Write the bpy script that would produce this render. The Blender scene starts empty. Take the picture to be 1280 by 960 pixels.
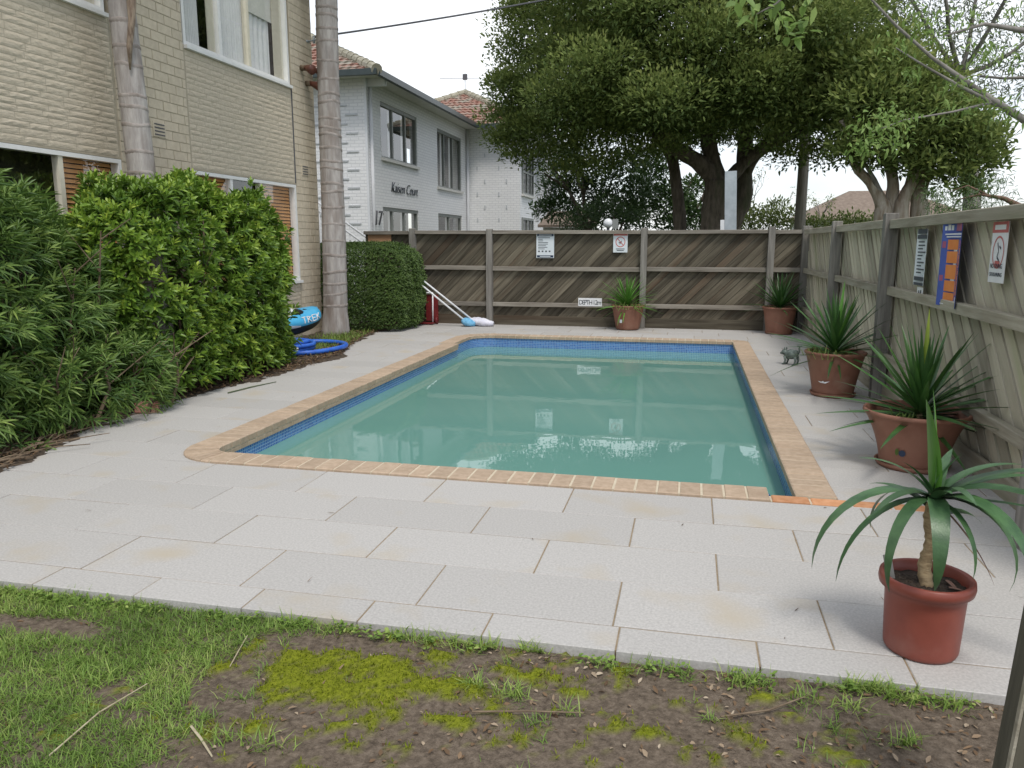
import bpy, math, random
import numpy as np
from mathutils import Vector, Matrix
random.seed(7); rng = np.random.default_rng(7)
R = math.radians
scene = bpy.context.scene
col = scene.collection
# ---------------------------------------------------------------- camera
H = 1.55
cam = bpy.data.objects.new('camera', bpy.data.cameras.new('camera')); col.objects.link(cam)
cam.location = (0, 0, H); cam.rotation_euler = (R(90 - 10.32), 0, R(12.83))
cam.data.sensor_width = 36; cam.data.lens = 972 / 1280 * 36
cam.data.clip_start = .05; cam.data.clip_end = 2000
scene.camera = cam
# ---------------------------------------------------------------- sky and sun (thin bright overcast)
SUN_EL, SUN_AZ = 60, 150        # degrees; azimuth clockwise from +Y
w = bpy.data.worlds.new('World'); scene.world = w; w.use_nodes = True
nt = w.node_tree; nt.nodes.clear()
N = nt.nodes.new
out = N('ShaderNodeOutputWorld'); bg = N('ShaderNodeBackground'); sky = N('ShaderNodeTexSky')
sky.sky_type = 'NISHITA'; sky.sun_disc = False; sky.sun_elevation = R(SUN_EL); sky.sun_rotation = R(SUN_AZ)
tc = N('ShaderNodeTexCoord'); mp = N('ShaderNodeMapping'); mp.inputs['Scale'].default_value = (1, 1, 2.6)
no = N('ShaderNodeTexNoise'); no.inputs['Scale'].default_value = 1.7; no.inputs['Detail'].default_value = 7; no.inputs['Roughness'].default_value = .55
cr = N('ShaderNodeValToRGB'); cr.color_ramp.elements[0].position = .38; cr.color_ramp.elements[0].color = (.25,) * 3 + (1,)
cr.color_ramp.elements[1].position = .64; cr.color_ramp.elements[1].color = (.96,) * 3 + (1,)
mx = N('ShaderNodeMix'); mx.data_type = 'RGBA'; mx.inputs['B'].default_value = (8.9, 9.1, 9.4, 1)
L = nt.links.new
L(tc.outputs['Generated'], mp.inputs['Vector']); L(mp.outputs['Vector'], no.inputs['Vector']); L(no.outputs['Fac'], cr.inputs['Fac'])
L(cr.outputs['Color'], mx.inputs['Factor']); L(sky.outputs['Color'], mx.inputs['A']); L(mx.outputs['Result'], bg.inputs['Color'])
bg.inputs['Strength'].default_value = .1; L(bg.outputs['Background'], out.inputs['Surface'])
sun = bpy.data.objects.new('sun', bpy.data.lights.new('sun', 'SUN')); col.objects.link(sun)
sun.data.energy = 1.5; sun.data.angle = R(14); sun.data.color = (1, .95, .88)
az = R(SUN_AZ); el = R(SUN_EL)
sun.rotation_euler = Vector((-math.sin(az) * math.cos(el), -math.cos(az) * math.cos(el), -math.sin(el))).to_track_quat('-Z', 'Y').to_euler()
vs = scene.view_settings; vs.view_transform = 'Standard'; vs.look = 'None'; vs.exposure = .55; vs.gamma = 1; vs.use_curve_mapping = False
# ---------------------------------------------------------------- pixel rays of the photograph -> points on known planes
RT = np.array([[.97503506, -.03978102, -.21845848], [.22205098, .17468011, .95926025], [0, .98382129, -.17915264]])
def ray(x, y): return RT @ np.array([x - 640, 480 - y, 972.])
def gnd(x, y, z=0.): d = ray(x, y); t = (z - H) / d[2]; return Vector((d[0] * t, d[1] * t, z))
def atY(x, y, Y): d = ray(x, y); t = Y / d[1]; return Vector((d[0] * t, Y, H + d[2] * t))
def atX(x, y, X): d = ray(x, y); t = X / d[0]; return Vector((X, d[1] * t, H + d[2] * t))
# ---------------------------------------------------------------- helpers
def tag(o, label=None, cat=None, group=None, kind=None):
    if label: o['label'] = label
    if cat: o['category'] = cat
    if group: o['group'] = group
    if kind: o['kind'] = kind
    return o
def thing(name, label, cat, loc=(0, 0, 0), group=None, rz=0):
    o = bpy.data.objects.new(name, None); col.objects.link(o); o.empty_display_size = .1
    o.location = loc; o.rotation_euler = (0, 0, rz)
    return tag(o, label, cat, group)
def link(name, me, parent=None, m=None):
    o = bpy.data.objects.new(name, me); col.objects.link(o)
    if parent: o.parent = parent
    if m and not me.materials: me.materials.append(m)
    return o
class MB:
    def __init__(s): s.v = []; s.f = []
    def add(s, vs, fs):
        k = len(s.v); s.v += [tuple(p) for p in vs]; s.f += [tuple(i + k for i in f) for f in fs]; return s
    def box(s, x0, x1, y0, y1, z0, z1, b=0):
        if b:
            # chamfered top edges: body + inset cap
            vs = [(x0, y0, z0), (x1, y0, z0), (x1, y1, z0), (x0, y1, z0), (x0, y0, z1 - b), (x1, y0, z1 - b), (x1, y1, z1 - b), (x0, y1, z1 - b),
                  (x0 + b, y0 + b, z1), (x1 - b, y0 + b, z1), (x1 - b, y1 - b, z1), (x0 + b, y1 - b, z1)]
            fs = [(3, 2, 1, 0), (0, 1, 5, 4), (1, 2, 6, 5), (2, 3, 7, 6), (3, 0, 4, 7), (4, 5, 9, 8), (5, 6, 10, 9), (6, 7, 11, 10), (7, 4, 8, 11), (8, 9, 10, 11)]
            return s.add(vs, fs)
        vs = [(x0, y0, z0), (x1, y0, z0), (x1, y1, z0), (x0, y1, z0), (x0, y0, z1), (x1, y0, z1), (x1, y1, z1), (x0, y1, z1)]
        return s.add(vs, [(3, 2, 1, 0), (4, 5, 6, 7), (0, 1, 5, 4), (1, 2, 6, 5), (2, 3, 7, 6), (3, 0, 4, 7)])
    def prism(s, poly, z0, z1):
        n = len(poly); vs = [(p[0], p[1], z0) for p in poly] + [(p[0], p[1], z1) for p in poly]
        return s.add(vs, [tuple(range(n))[::-1], tuple(range(n, 2 * n))] + [(i, (i + 1) % n, n + (i + 1) % n, n + i) for i in range(n)])
    def quad(s, a, b, c, d): return s.add([a, b, c, d], [(0, 1, 2, 3)])
    def tube(s, pts, rad, n=8, cap=True):
        pts = [Vector(p) for p in pts]; m = len(pts)
        if not hasattr(rad, '__len__'): rad = [rad] * m
        up = Vector((.31, .2, .93)); vs = []
        prev = None
        for i, p in enumerate(pts):
            t = (pts[min(i + 1, m - 1)] - pts[max(i - 1, 0)]).normalized()
            a = prev - t * prev.dot(t) if prev else t.orthogonal()
            if a.length < 1e-5: a = t.orthogonal()
            a.normalize(); prev = a; b = t.cross(a)
            for k in range(n):
                c = 2 * math.pi * k / n; vs.append(p + (a * math.cos(c) + b * math.sin(c)) * rad[i])
        fs = [(i * n + k, i * n + (k + 1) % n, (i + 1) * n + (k + 1) % n, (i + 1) * n + k) for i in range(m - 1) for k in range(n)]
        if cap: fs += [tuple(range(n))[::-1], tuple(range((m - 1) * n, m * n))]
        return s.add(vs, fs)
    def lathe(s, prof, c=(0, 0, 0), n=32, close=False):
        vs = [(c[0] + r * math.cos(2 * math.pi * k / n), c[1] + r * math.sin(2 * math.pi * k / n), c[2] + z) for r, z in prof for k in range(n)]
        m = len(prof)
        fs = [(i * n + k, i * n + (k + 1) % n, (i + 1) * n + (k + 1) % n, (i + 1) * n + k) for i in range(m - 1) for k in range(n)]
        if close: fs.append(tuple(range((m - 1) * n, m * n)))
        return s.add(vs, fs)
    def ball(s, c, r, n=12, m=8):
        if not hasattr(r, '__len__'): r = (r, r, r)
        vs = []; fs = []
        for i in range(m + 1):
            t = math.pi * i / m
            for k in range(n):
                p = 2 * math.pi * k / n
                vs.append((c[0] + r[0] * math.sin(t) * math.cos(p), c[1] + r[1] * math.sin(t) * math.sin(p), c[2] + r[2] * math.cos(t)))
        for i in range(m):
            for k in range(n): fs.append((i * n + k, (i + 1) * n + k, (i + 1) * n + (k + 1) % n, i * n + (k + 1) % n))
        return s.add(vs, fs)
    def mesh(s, name, m, smooth=False):
        me = bpy.data.meshes.new(name); me.from_pydata(s.v, [], s.f); me.update()
        me.materials.append(m)
        if smooth: me.polygons.foreach_set('use_smooth', [True] * len(me.polygons))
        return me
    def build(s, name, m, parent=None, smooth=False): return link(name, s.mesh(name, m, smooth), parent)
def np_mesh(name, V, F, m, tint=None, smooth=False):
    """V (n,3), F (k,3|4) -> mesh, with an optional per-face float attribute 'tint'"""
    me = bpy.data.meshes.new(name); k, c = F.shape
    me.vertices.add(len(V)); me.vertices.foreach_set('co', V.astype(np.float32).ravel())
    me.loops.add(k * c); me.loops.foreach_set('vertex_index', F.astype(np.int32).ravel())
    me.polygons.add(k); me.polygons.foreach_set('loop_start', np.arange(0, k * c, c, dtype=np.int32))
    me.update(calc_edges=True)
    if tint is not None:
        a = me.attributes.new('tint', 'FLOAT', 'FACE'); a.data.foreach_set('value', tint.astype(np.float32))
    if smooth: me.polygons.foreach_set('use_smooth', [True] * k)
    me.materials.append(m); return me
def leaf_mesh(name, P, D, Nn, Ln, Wd, m, fold=.12, droop=.1, tint=None, parent=None):
    """folded six-point leaves: base P, direction D, face normal Nn, length, width"""
    D = D / np.linalg.norm(D, axis=1, keepdims=True)
    S = np.cross(D, Nn); S /= np.linalg.norm(S, axis=1, keepdims=True) + 1e-9
    Nn = np.cross(S, D); Ln = Ln[:, None]; Wd = Wd[:, None]
    f = Nn * Wd * fold; dz = np.zeros_like(P); dz[:, 2:] = -droop * Ln
    V = np.stack([P, P + D * Ln * .34 + S * Wd * .5 + f + dz * .1, P + D * Ln * .7 + S * Wd * .36 + f + dz * .45, P + D * Ln + dz,
                  P + D * Ln * .7 - S * Wd * .36 + f + dz * .45, P + D * Ln * .34 - S * Wd * .5 + f + dz * .1], 1).reshape(-1, 3)
    k = np.arange(len(P)) * 6
    F = np.concatenate([np.stack([k, k + 3, k + 2, k + 1], 1), np.stack([k, k + 5, k + 4, k + 3], 1)])
    t = np.concatenate([tint, tint]) if tint is not None else rng.random(len(F))
    o = link(name, np_mesh(name, V, F, m, t), parent); o['kind'] = 'stuff'
    return o
def unit(n):
    v = rng.normal(size=(n, 3)); return v / np.linalg.norm(v, axis=1, keepdims=True)
# ---------------------------------------------------------------- materials
def new_mat(name):
    m = bpy.data.materials.new(name); m.use_nodes = True; return m, m.node_tree, m.node_tree.nodes['Principled BSDF']
def ramp(nt, stops):
    r = nt.nodes.new('ShaderNodeValToRGB'); e = r.color_ramp.elements
    while len(e) < len(stops): e.new(.5)
    for i, (p, c) in enumerate(stops): e[i].position = p; e[i].color = (*c, 1)
    return r
def M(name, c1, c2=None, scale=6, rough=.8, bump=0, bscale=None, stretch=(1, 1, 1), rand=0, detail=6, spec=.4, metal=0, c3=None, s3=1.5, t3=.55, lo=.35, hi=.65, bdist=.01):
    """two-colour noise surface; rand = value spread between separate pieces; c3 = large soft stains"""
    m, nt, p = new_mat(name); N = nt.nodes.new; L = nt.links.new
    c2 = c2 or c1
    tc = N('ShaderNodeTexCoord'); mp = N('ShaderNodeMapping'); mp.inputs['Scale'].default_value = stretch
    oi = N('ShaderNodeObjectInfo'); va = N('ShaderNodeVectorMath'); va.operation = 'SCALE'; va.inputs['Scale'].default_value = 37.
    cb = N('ShaderNodeCombineXYZ'); ad = N('ShaderNodeVectorMath'); ad.operation = 'ADD'
    L(oi.outputs['Random'], cb.inputs[0]); L(oi.outputs['Random'], cb.inputs[1]); L(cb.outputs[0], va.inputs[0])
    L(tc.outputs['Object'], mp.inputs['Vector']); L(mp.outputs[0], ad.inputs[0]); L(va.outputs[0], ad.inputs[1])
    n1 = N('ShaderNodeTexNoise'); n1.inputs['Scale'].default_value = scale; n1.inputs['Detail'].default_value = detail; n1.inputs['Roughness'].default_value = .6
    L(ad.outputs[0], n1.inputs['Vector'])
    r = ramp(nt, [(lo, c1), (hi, c2)]); L(n1.outputs['Fac'], r.inputs['Fac']); colr = r.outputs['Color']
    if c3:
        n3 = N('ShaderNodeTexNoise'); n3.inputs['Scale'].default_value = s3; n3.inputs['Detail'].default_value = 5; L(ad.outputs[0], n3.inputs['Vector'])
        r3 = ramp(nt, [(t3, (0, 0, 0)), (min(1, t3 + .2), (1, 1, 1))]); L(n3.outputs['Fac'], r3.inputs['Fac'])
        mx = N('ShaderNodeMix'); mx.data_type = 'RGBA'; mx.inputs['B'].default_value = (*c3, 1)
        L(r3.outputs['Color'], mx.inputs['Factor']); L(colr, mx.inputs['A']); colr = mx.outputs['Result']
    if rand:
        hs = N('ShaderNodeHueSaturation'); mr = N('ShaderNodeMapRange'); mr.inputs['To Min'].default_value = 1 - rand; mr.inputs['To Max'].default_value = 1 + rand
        L(oi.outputs['Random'], mr.inputs['Value']); L(mr.outputs[0], hs.inputs['Value']); L(colr, hs.inputs['Color']); colr = hs.outputs['Color']
    L(colr, p.inputs['Base Color']); p.inputs['Roughness'].default_value = rough; p.inputs['Specular IOR Level'].default_value = spec; p.inputs['Metallic'].default_value = metal
    if bump:
        n2 = N('ShaderNodeTexNoise'); n2.inputs['Scale'].default_value = bscale or scale * 4; n2.inputs['Detail'].default_value = 6; L(ad.outputs[0], n2.inputs['Vector'])
        b = N('ShaderNodeBump'); b.inputs['Strength'].default_value = bump; b.inputs['Distance'].default_value = bdist
        L(n2.outputs['Fac'], b.inputs['Height']); L(b.outputs['Normal'], p.inputs['Normal'])
    return m
def leaf_mat(name, dark, mid, light, rough=.45, trans=.25, spec=.4):
    m, nt, p = new_mat(name); N = nt.nodes.new; L = nt.links.new
    at = N('ShaderNodeAttribute'); at.attribute_name = 'tint'
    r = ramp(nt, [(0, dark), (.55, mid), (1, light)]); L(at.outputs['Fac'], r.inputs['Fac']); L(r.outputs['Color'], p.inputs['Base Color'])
    p.inputs['Roughness'].default_value = rough; p.inputs['Specular IOR Level'].default_value = spec
    t = N('ShaderNodeBsdfTranslucent'); L(r.outputs['Color'], t.inputs['Color'])
    ms = N('ShaderNodeMixShader'); ms.inputs[0].default_value = trans
    L(p.outputs[0], ms.inputs[1]); L(t.outputs[0], ms.inputs[2]); L(ms.outputs[0], nt.nodes['Material Output'].inputs['Surface'])
    return m
def brick_mat(name, c1, c2, mortar, bw, bh, ms=.02, rough=.8, bump=.4, plane='yz', off=.5, spec=.4):
    m, nt, p = new_mat(name); N = nt.nodes.new; L = nt.links.new
    tc = N('ShaderNodeTexCoord'); sp = N('ShaderNodeSeparateXYZ'); cb = N('ShaderNodeCombineXYZ'); L(tc.outputs['Object'], sp.inputs[0])
    ad = N('ShaderNodeMath'); ad.operation = 'ADD'; L(sp.outputs['X'], ad.inputs[0]); L(sp.outputs['Y'], ad.inputs[1])
    L(ad.outputs[0], cb.inputs[0]); L(sp.outputs['Z'], cb.inputs[1])
    b = N('ShaderNodeTexBrick'); b.offset = off; b.inputs['Color1'].default_value = (*c1, 1); b.inputs['Color2'].default_value = (*c2, 1); b.inputs['Mortar'].default_value = (*mortar, 1)
    b.inputs['Scale'].default_value = 1; b.inputs['Mortar Size'].default_value = ms; b.inputs['Brick Width'].default_value = bw; b.inputs['Row Height'].default_value = bh; b.inputs['Bias'].default_value = 0
    L(cb.outputs[0], b.inputs['Vector']); L(b.outputs['Color'], p.inputs['Base Color'])
    bp = N('ShaderNodeBump'); bp.inputs['Strength'].default_value = bump; bp.inputs['Distance'].default_value = .008; bp.invert = True
    L(b.outputs['Fac'], bp.inputs['Height']); L(bp.outputs[0], p.inputs['Normal']); p.inputs['Roughness'].default_value = rough; p.inputs['Specular IOR Level'].default_value = spec
    return m
def glass_mat(name, refl=.9, tint=(1, 1, 1)):
    m, nt, p = new_mat(name); nt.nodes.remove(p); N = nt.nodes.new; L = nt.links.new
    g = N('ShaderNodeBsdfGlossy'); g.inputs['Roughness'].default_value = .01; g.inputs['Color'].default_value = (refl, refl, refl, 1)
    t = N('ShaderNodeBsdfTransparent'); t.inputs['Color'].default_value = (*tint, 1); lw = N('ShaderNodeLayerWeight'); pw = N('ShaderNodeMath'); pw.operation = 'POWER'; pw.inputs[1].default_value = 4.; f = N('ShaderNodeMath'); f.operation = 'MULTIPLY_ADD'; f.inputs[1].default_value = .82; f.inputs[2].default_value = .13; L(lw.outputs['Facing'], pw.inputs[0]); L(pw.outputs[0], f.inputs[0])
    x = N('ShaderNodeMixShader'); L(f.outputs[0], x.inputs[0]); L(t.outputs[0], x.inputs[1]); L(g.outputs[0], x.inputs[2]); L(x.outputs[0], nt.nodes['Material Output'].inputs['Surface'])
    return m
mt = dict(
    paver=M('granite paver', (.375, .362, .343), (.485, .469, .445), 90, .75, .25, 160, rand=.045, c3=(.43, .38, .30), s3=2.1, t3=.57, bdist=.002),
    joint=M('paver joint grout', (.22, .165, .10), (.31, .245, .165), 30, .95),
    coping=M('buff coping brick', (.38, .285, .20), (.47, .36, .262), 25, .8, .25, 90, rand=.09, c3=(.36, .265, .185), s3=5, t3=.55, bdist=.003),
    orange=M('orange paver brick', (.48, .22, .10), (.58, .30, .16), 20, .8, .2, 80, rand=.15, bdist=.003),
    mortar=M('cream mortar', (.52, .45, .33), (.58, .51, .39), 30, .9),
    wood=M('weathered brown paling', (.082, .069, .050), (.175, .154, .115), 4.5, .85, .3, 22, stretch=(.25, 4, 4), rand=.4, c3=(.075, .045, .028), s3=.7, t3=.52, bdist=.005, spec=.2),
    rail=M('silvered timber rail', (.17, .15, .125), (.30, .275, .235), 5, .85, .4, 20, stretch=(.3, 4, 4), rand=.12, bdist=.005, spec=.2),
    rail_y=M('silvered timber rail along fence', (.25, .225, .17), (.40, .37, .295), 5, .85, .5, 18, stretch=(4, .3, 4), rand=.12, c3=(.12, .13, .06), s3=2.5, t3=.58, bdist=.006, spec=.2),
    post=M('silvered timber post', (.15, .14, .125), (.28, .265, .24), 5, .85, .4, 20, stretch=(4, 4, .3), rand=.08, bdist=.005, spec=.2),
    wood_r=M('pale lichened paling', (.42, .385, .295), (.52, .48, .375), 4, .85, .35, 20, stretch=(.3, 3, 3), rand=.3, c3=(.41, .41, .27), s3=1.1, t3=.52, bdist=.005, spec=.2),
    cream=M('cream painted brick', (.52, .45, .34), (.60, .525, .405), 14, .7, .3, 60, rand=.05, bdist=.004),
    cream_r=M('cream painted rock face brick', (.50, .435, .33), (.58, .51, .40), 22, .75, .5, 45, stretch=(1, .6, 1.3), bdist=.012, c3=(.48, .42, .325), s3=.9),
    cream_j=M('cream painted joint', (.37, .32, .24), (.43, .38, .29), 14, .85),
    white_p=M('white paint', (.74, .74, .72), (.80, .80, .78), 10, .45),
    cream_p=M('cream painted timber', (.62, .58, .46), (.68, .64, .52), 10, .5),
    blind=M('orange timber blind', (.66, .32, .11), (.76, .42, .18), 8, .5, stretch=(1, .3, 1)),
    curtain=M('pale curtain', (.72, .73, .72), (.78, .79, .78), 8, .9),
    shade=M('cream roller blind', (.66, .66, .60), (.7, .7, .64), 8, .9),
    dark=M('painted room and gap shade', (.035, .035, .035), (.05, .05, .045), 3, .9),  # near-black: shade of unlit rooms and fence gaps put into the colour
    glass=glass_mat('window glass'), 
    wbrick=brick_mat('white painted brick', (.78, .785, .80), (.83, .835, .845), (.68, .69, .71), .24, .086, .012),
    wplain=M('white painted render', (.70, .72, .75), (.77, .78, .81), 3, .7),
    dash=M('shadowed projecting brick', (.50, .52, .55), (.58, .6, .62), 9, .8),  # white brick made greyer, its shade put into the colour
    greyfr=M('grey green window frame', (.22, .235, .225), (.27, .285, .27), 9, .5),
    gutter=M('dark green gutter', (.035, .05, .05), (.05, .065, .065), 9, .35),
    soffit=M('off white soffit', (.60, .59, .56), (.66, .65, .62), 5, .7),
    tile=M('terracotta roof tile', (.23, .105, .078), (.33, .18, .135), 7, .8, .2, 40, c3=(.29, .27, .22), s3=2.2, t3=.44),
    ridge=M('lichened ridge tile', (.27, .25, .18), (.38, .36, .29), 9, .9, .3, 40, rand=.15),
    metal=M('galvanised steel', (.36, .40, .43), (.46, .50, .53), 8, .4, metal=.3),
    letter=M('dark letters', (.10, .10, .11), None, 4, .6),
    pot=M('terracotta plastic', (.235, .105, .068), (.29, .14, .095), 5, .6, .1, 40, rand=.05, c3=(.33, .21, .155), s3=3.2, t3=.6),
    pot_red=M('red brown plastic', (.20, .050, .034), (.25, .065, .044), 6, .42, .05, 40, c3=(.27, .115, .09), s3=4, t3=.6),
    soil=M('potting soil', (.03, .022, .016), (.085, .062, .045), 40, .95, 1, 90, bdist=.02),
    cane=M('yucca cane', (.28, .20, .11), (.48, .37, .22), 22, .9, .6, 60, stretch=(1, 1, 3), bdist=.008),
    palm=M('palm trunk', (.28, .255, .24), (.45, .42, .395), 6, .85, .5, 26, stretch=(2.5, 2.5, .5), c3=(.23, .19, .165), s3=2.2, t3=.5, bdist=.01),
    palm_ring=M('palm leaf scar', (.21, .178, .155), (.37, .335, .31), 7, .9, .4, 40),
    palm_dry=M('dry palm sheath', (.16, .11, .08), (.40, .32, .24), 10, .85, .4, 40, stretch=(4, 4, .5)),
    bark=M('dark bark', (.07, .057, .045), (.17, .14, .11), 7, .9, .8, 20, stretch=(2, 2, .5), bdist=.03, c3=(.07, .075, .04), s3=1.4, t3=.55),
    bark_p=M('pale shedding bark', (.24, .185, .13), (.50, .45, .38), 5, .85, .6, 16, stretch=(2, 2, .4), bdist=.03, c3=(.20, .12, .07), s3=2.4, t3=.52),
    bark_g=M('grey branch bark', (.16, .145, .13), (.30, .28, .26), 6, .9, .4, 20),
    pole=M('grey timber pole', (.20, .18, .155), (.33, .30, .27), 6, .9, .3, 24, stretch=(3, 3, .3)),
    twig=M('brown twig', (.10, .07, .045), (.22, .165, .11), 9, .9),
    blue=M('sky blue kayak fabric', (.06, .42, .72), (.09, .48, .78), 5, .35),
    black=M('black rubber', (.012, .012, .014), (.025, .025, .028), 9, .5),
    hose=M('blue pool hose', (.025, .11, .52), (.045, .17, .64), 9, .4),
    whitepl=M('white plastic', (.74, .75, .77), (.8, .81, .82), 9, .4),
    netblue=M('blue net cloth', (.10, .33, .55), (.22, .50, .72), 12, .8),
    netwhite=M('pale lilac net cloth', (.60, .60, .70), (.76, .76, .82), 12, .8, .4, 40),
    red=M('dark red painted steel', (.13, .014, .016), (.20, .025, .026), 9, .45),
    bronze=M('verdigris metal', (.10, .125, .11), (.22, .26, .235), 22, .6, .5, 60, metal=.4),
    redbrick=M('pink red brick', (.42, .17, .12), (.60, .36, .28), 14, .9, .5, 60),
    concrete=M('concrete', (.32, .31, .29), (.4, .39, .36), 9, .9),
    navy=M('navy print', (.02, .035, .075), None, 4, .5),
    ink=M('grey black ink', (.06, .07, .085), None, 4, .6),
    signwhite=M('white sign sheet', (.62, .68, .72), (.70, .74, .77), 4, .45),
    signred=M('faded red print', (.50, .12, .11), (.55, .16, .15), 9, .5),
    signorange=M('orange print', (.72, .22, .05), (.78, .27, .07), 9, .5),
    signblue=M('blue print', (.06, .10, .38), (.08, .13, .44), 9, .5),
    signpurple=M('purple red print', (.36, .09, .17), (.42, .12, .20), 9, .5),
    roofbrown=M('brown far roof', (.17, .13, .10), (.24, .19, .15), 5, .9),
    panel=M('orange brown timber panel', (.36, .20, .11), (.42, .25, .14), 6, .8, stretch=(.4, 3, 3)),
    globe=M('white opal globe', (.76, .78, .80), None, 4, .35),
)
lf = dict(
    pitto=leaf_mat('pittosporum leaf', (.06, .13, .020), (.19, .315, .040), (.40, .50, .075), .4, .25),
    willow=leaf_mat('long narrow leaf', (.055, .12, .028), (.15, .25, .055), (.29, .39, .10), .45, .25),
    box=leaf_mat('clipped hedge leaf', (.05, .095, .022), (.115, .185, .045), (.20, .28, .08), .5, .2),
    fig=leaf_mat('fig leaf', (.10, .150, .046), (.235, .295, .084), (.37, .40, .13), .58, .38, .22),
    dark=leaf_mat('dark tree leaf', (.05, .095, .036), (.10, .165, .06), (.18, .26, .09), .5, .2),
    euc=leaf_mat('eucalypt leaf', (.06, .085, .045), (.12, .155, .075), (.20, .24, .10), .5, .25),
    fresh=leaf_mat('fresh green leaf', (.13, .21, .05), (.22, .34, .085), (.34, .46, .14), .5, .45),
    yellow=leaf_mat('yellow green shrub leaf', (.08, .12, .03), (.17, .215, .06), (.26, .28, .09), .6, .25),
    grass=leaf_mat('grass blade', (.09, .155, .028), (.20, .325, .055), (.38, .46, .13), .55, .3),
    litter=leaf_mat('dead leaf', (.085, .052, .030), (.22, .145, .085), (.46, .38, .28), .8, .1, .2),
    yucca=leaf_mat('yucca leaf', (.02, .07, .018), (.03, .1, .025), (.05, .15, .03), .4, .1),
)
def yucca_mat(name, a, b):
    m = M(name, a, b, 3, .38, .12, 30, stretch=(.6, 6, 6), rand=.25, spec=.5); return m
mt['leaf_y'] = yucca_mat('yucca leaf green', (.030, .085, .022), (.062, .155, .034))
mt['leaf_b'] = yucca_mat('blue green strap leaf', (.036, .088, .034), (.07, .15, .056))
mt['leaf_new'] = yucca_mat('yellow green new leaf', (.17, .25, .03), (.27, .34, .05))
mt['leaf_br'] = yucca_mat('bright new leaf', (.08, .22, .03), (.13, .30, .05))
mt['leaf_dead'] = M('dead yucca leaf', (.20, .11, .08), (.30, .18, .13), 5, .8, stretch=(.6, 5, 5))
# pool tile: small squares, three blues
def tile_mat():
    m = brick_mat('blue mosaic tile', (.025, .10, .38), (.07, .22, .55), (.28, .42, .60), .027, .027, .003, .2, .3, off=0., spec=.5); return m
mt['tileblue'] = tile_mat()
def water_mat():
    m, nt, p = new_mat('milky green pool water'); N = nt.nodes.new; L = nt.links.new
    tc = N('ShaderNodeTexCoord')
    n0 = N('ShaderNodeTexNoise'); n0.inputs['Scale'].default_value = .5; n0.inputs['Detail'].default_value = 2; L(tc.outputs['Object'], n0.inputs['Vector'])
    r = ramp(nt, [(.3, (.132, .295, .252)), (.7, (.150, .314, .270))]); L(n0.outputs['Fac'], r.inputs['Fac']); L(r.outputs['Color'], p.inputs['Base Color'])
    p.inputs['Roughness'].default_value = .015; p.inputs['IOR'].default_value = 1.333; p.inputs['Specular IOR Level'].default_value = .5
    n1 = N('ShaderNodeTexNoise'); n1.inputs['Scale'].default_value = 3.2; n1.inputs['Detail'].default_value = 2; L(tc.outputs['Object'], n1.inputs['Vector'])
    b = N('ShaderNodeBump'); b.inputs['Strength'].default_value = .05; b.inputs['Distance'].default_value = .02; L(n1.outputs['Fac'], b.inputs['Height']); L(b.outputs[0], p.inputs['Normal'])
    return m
mt['water'] = water_mat()
def lawn_mat():
    m, nt, p = new_mat('lawn soil and moss'); N = nt.nodes.new; L = nt.links.new
    tc = N('ShaderNodeTexCoord')
    def noise(s, d=6):
        n = N('ShaderNodeTexNoise'); n.inputs['Scale'].default_value = s; n.inputs['Detail'].default_value = d; n.inputs['Roughness'].default_value = .65; L(tc.outputs['Object'], n.inputs['Vector']); return n.outputs['Fac']
    soil = ramp(nt, [(.3, (.085, .066, .049)), (.52, (.17, .134, .10)), (.75, (.26, .21, .16))]); L(noise(38), soil.inputs['Fac'])
    moss = ramp(nt, [(.3, (.11, .13, .012)), (.55, (.22, .25, .018)), (.8, (.32, .33, .04))]); L(noise(55), moss.inputs['Fac'])
    at = N('ShaderNodeAttribute'); at.attribute_name = 'moss'
    x = N('ShaderNodeMix'); x.data_type = 'RGBA'; L(at.outputs['Fac'], x.inputs['Factor']); L(soil.outputs['Color'], x.inputs['A']); L(moss.outputs['Color'], x.inputs['B'])
    L(x.outputs['Result'], p.inputs['Base Color']); p.inputs['Roughness'].default_value = .95; p.inputs['Specular IOR Level'].default_value = .15
    b = N('ShaderNodeBump'); b.inputs['Strength'].default_value = .9; b.inputs['Distance'].default_value = .02; L(noise(70), b.inputs['Height']); L(b.outputs[0], p.inputs['Normal'])
    return m
mt['lawn'] = lawn_mat()
mt['earth'] = M('garden earth', (.045, .034, .024), (.115, .085, .06), 14, .95, .8, 40, bdist=.02)
mt['far'] = M('far ground', (.06, .085, .03), (.11, .12, .06), .6, .95)
# ================================================================ SETTING
from mathutils import noise as mnoise
PX0, PX1, PY0, PY1 = -3.70, .93, 4.75, 12.87       # outer edge of the pool coping
def struct(name, o): o.name = name; o['kind'] = 'structure'; return o
g = MB(); B = 600
for x0, x1, y0, y1 in ((-B, PX0 + .05, -B, B), (PX1 - .05, B, -B, B), (PX0 + .05, PX1 - .05, -B, PY0 + .05), (PX0 + .05, PX1 - .05, PY1 - .05, B)):
    g.quad((x0, y0, -.13), (x1, y0, -.13), (x1, y1, -.13), (x0, y1, -.13))
struct('ground', g.build('ground', mt['far']))
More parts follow.
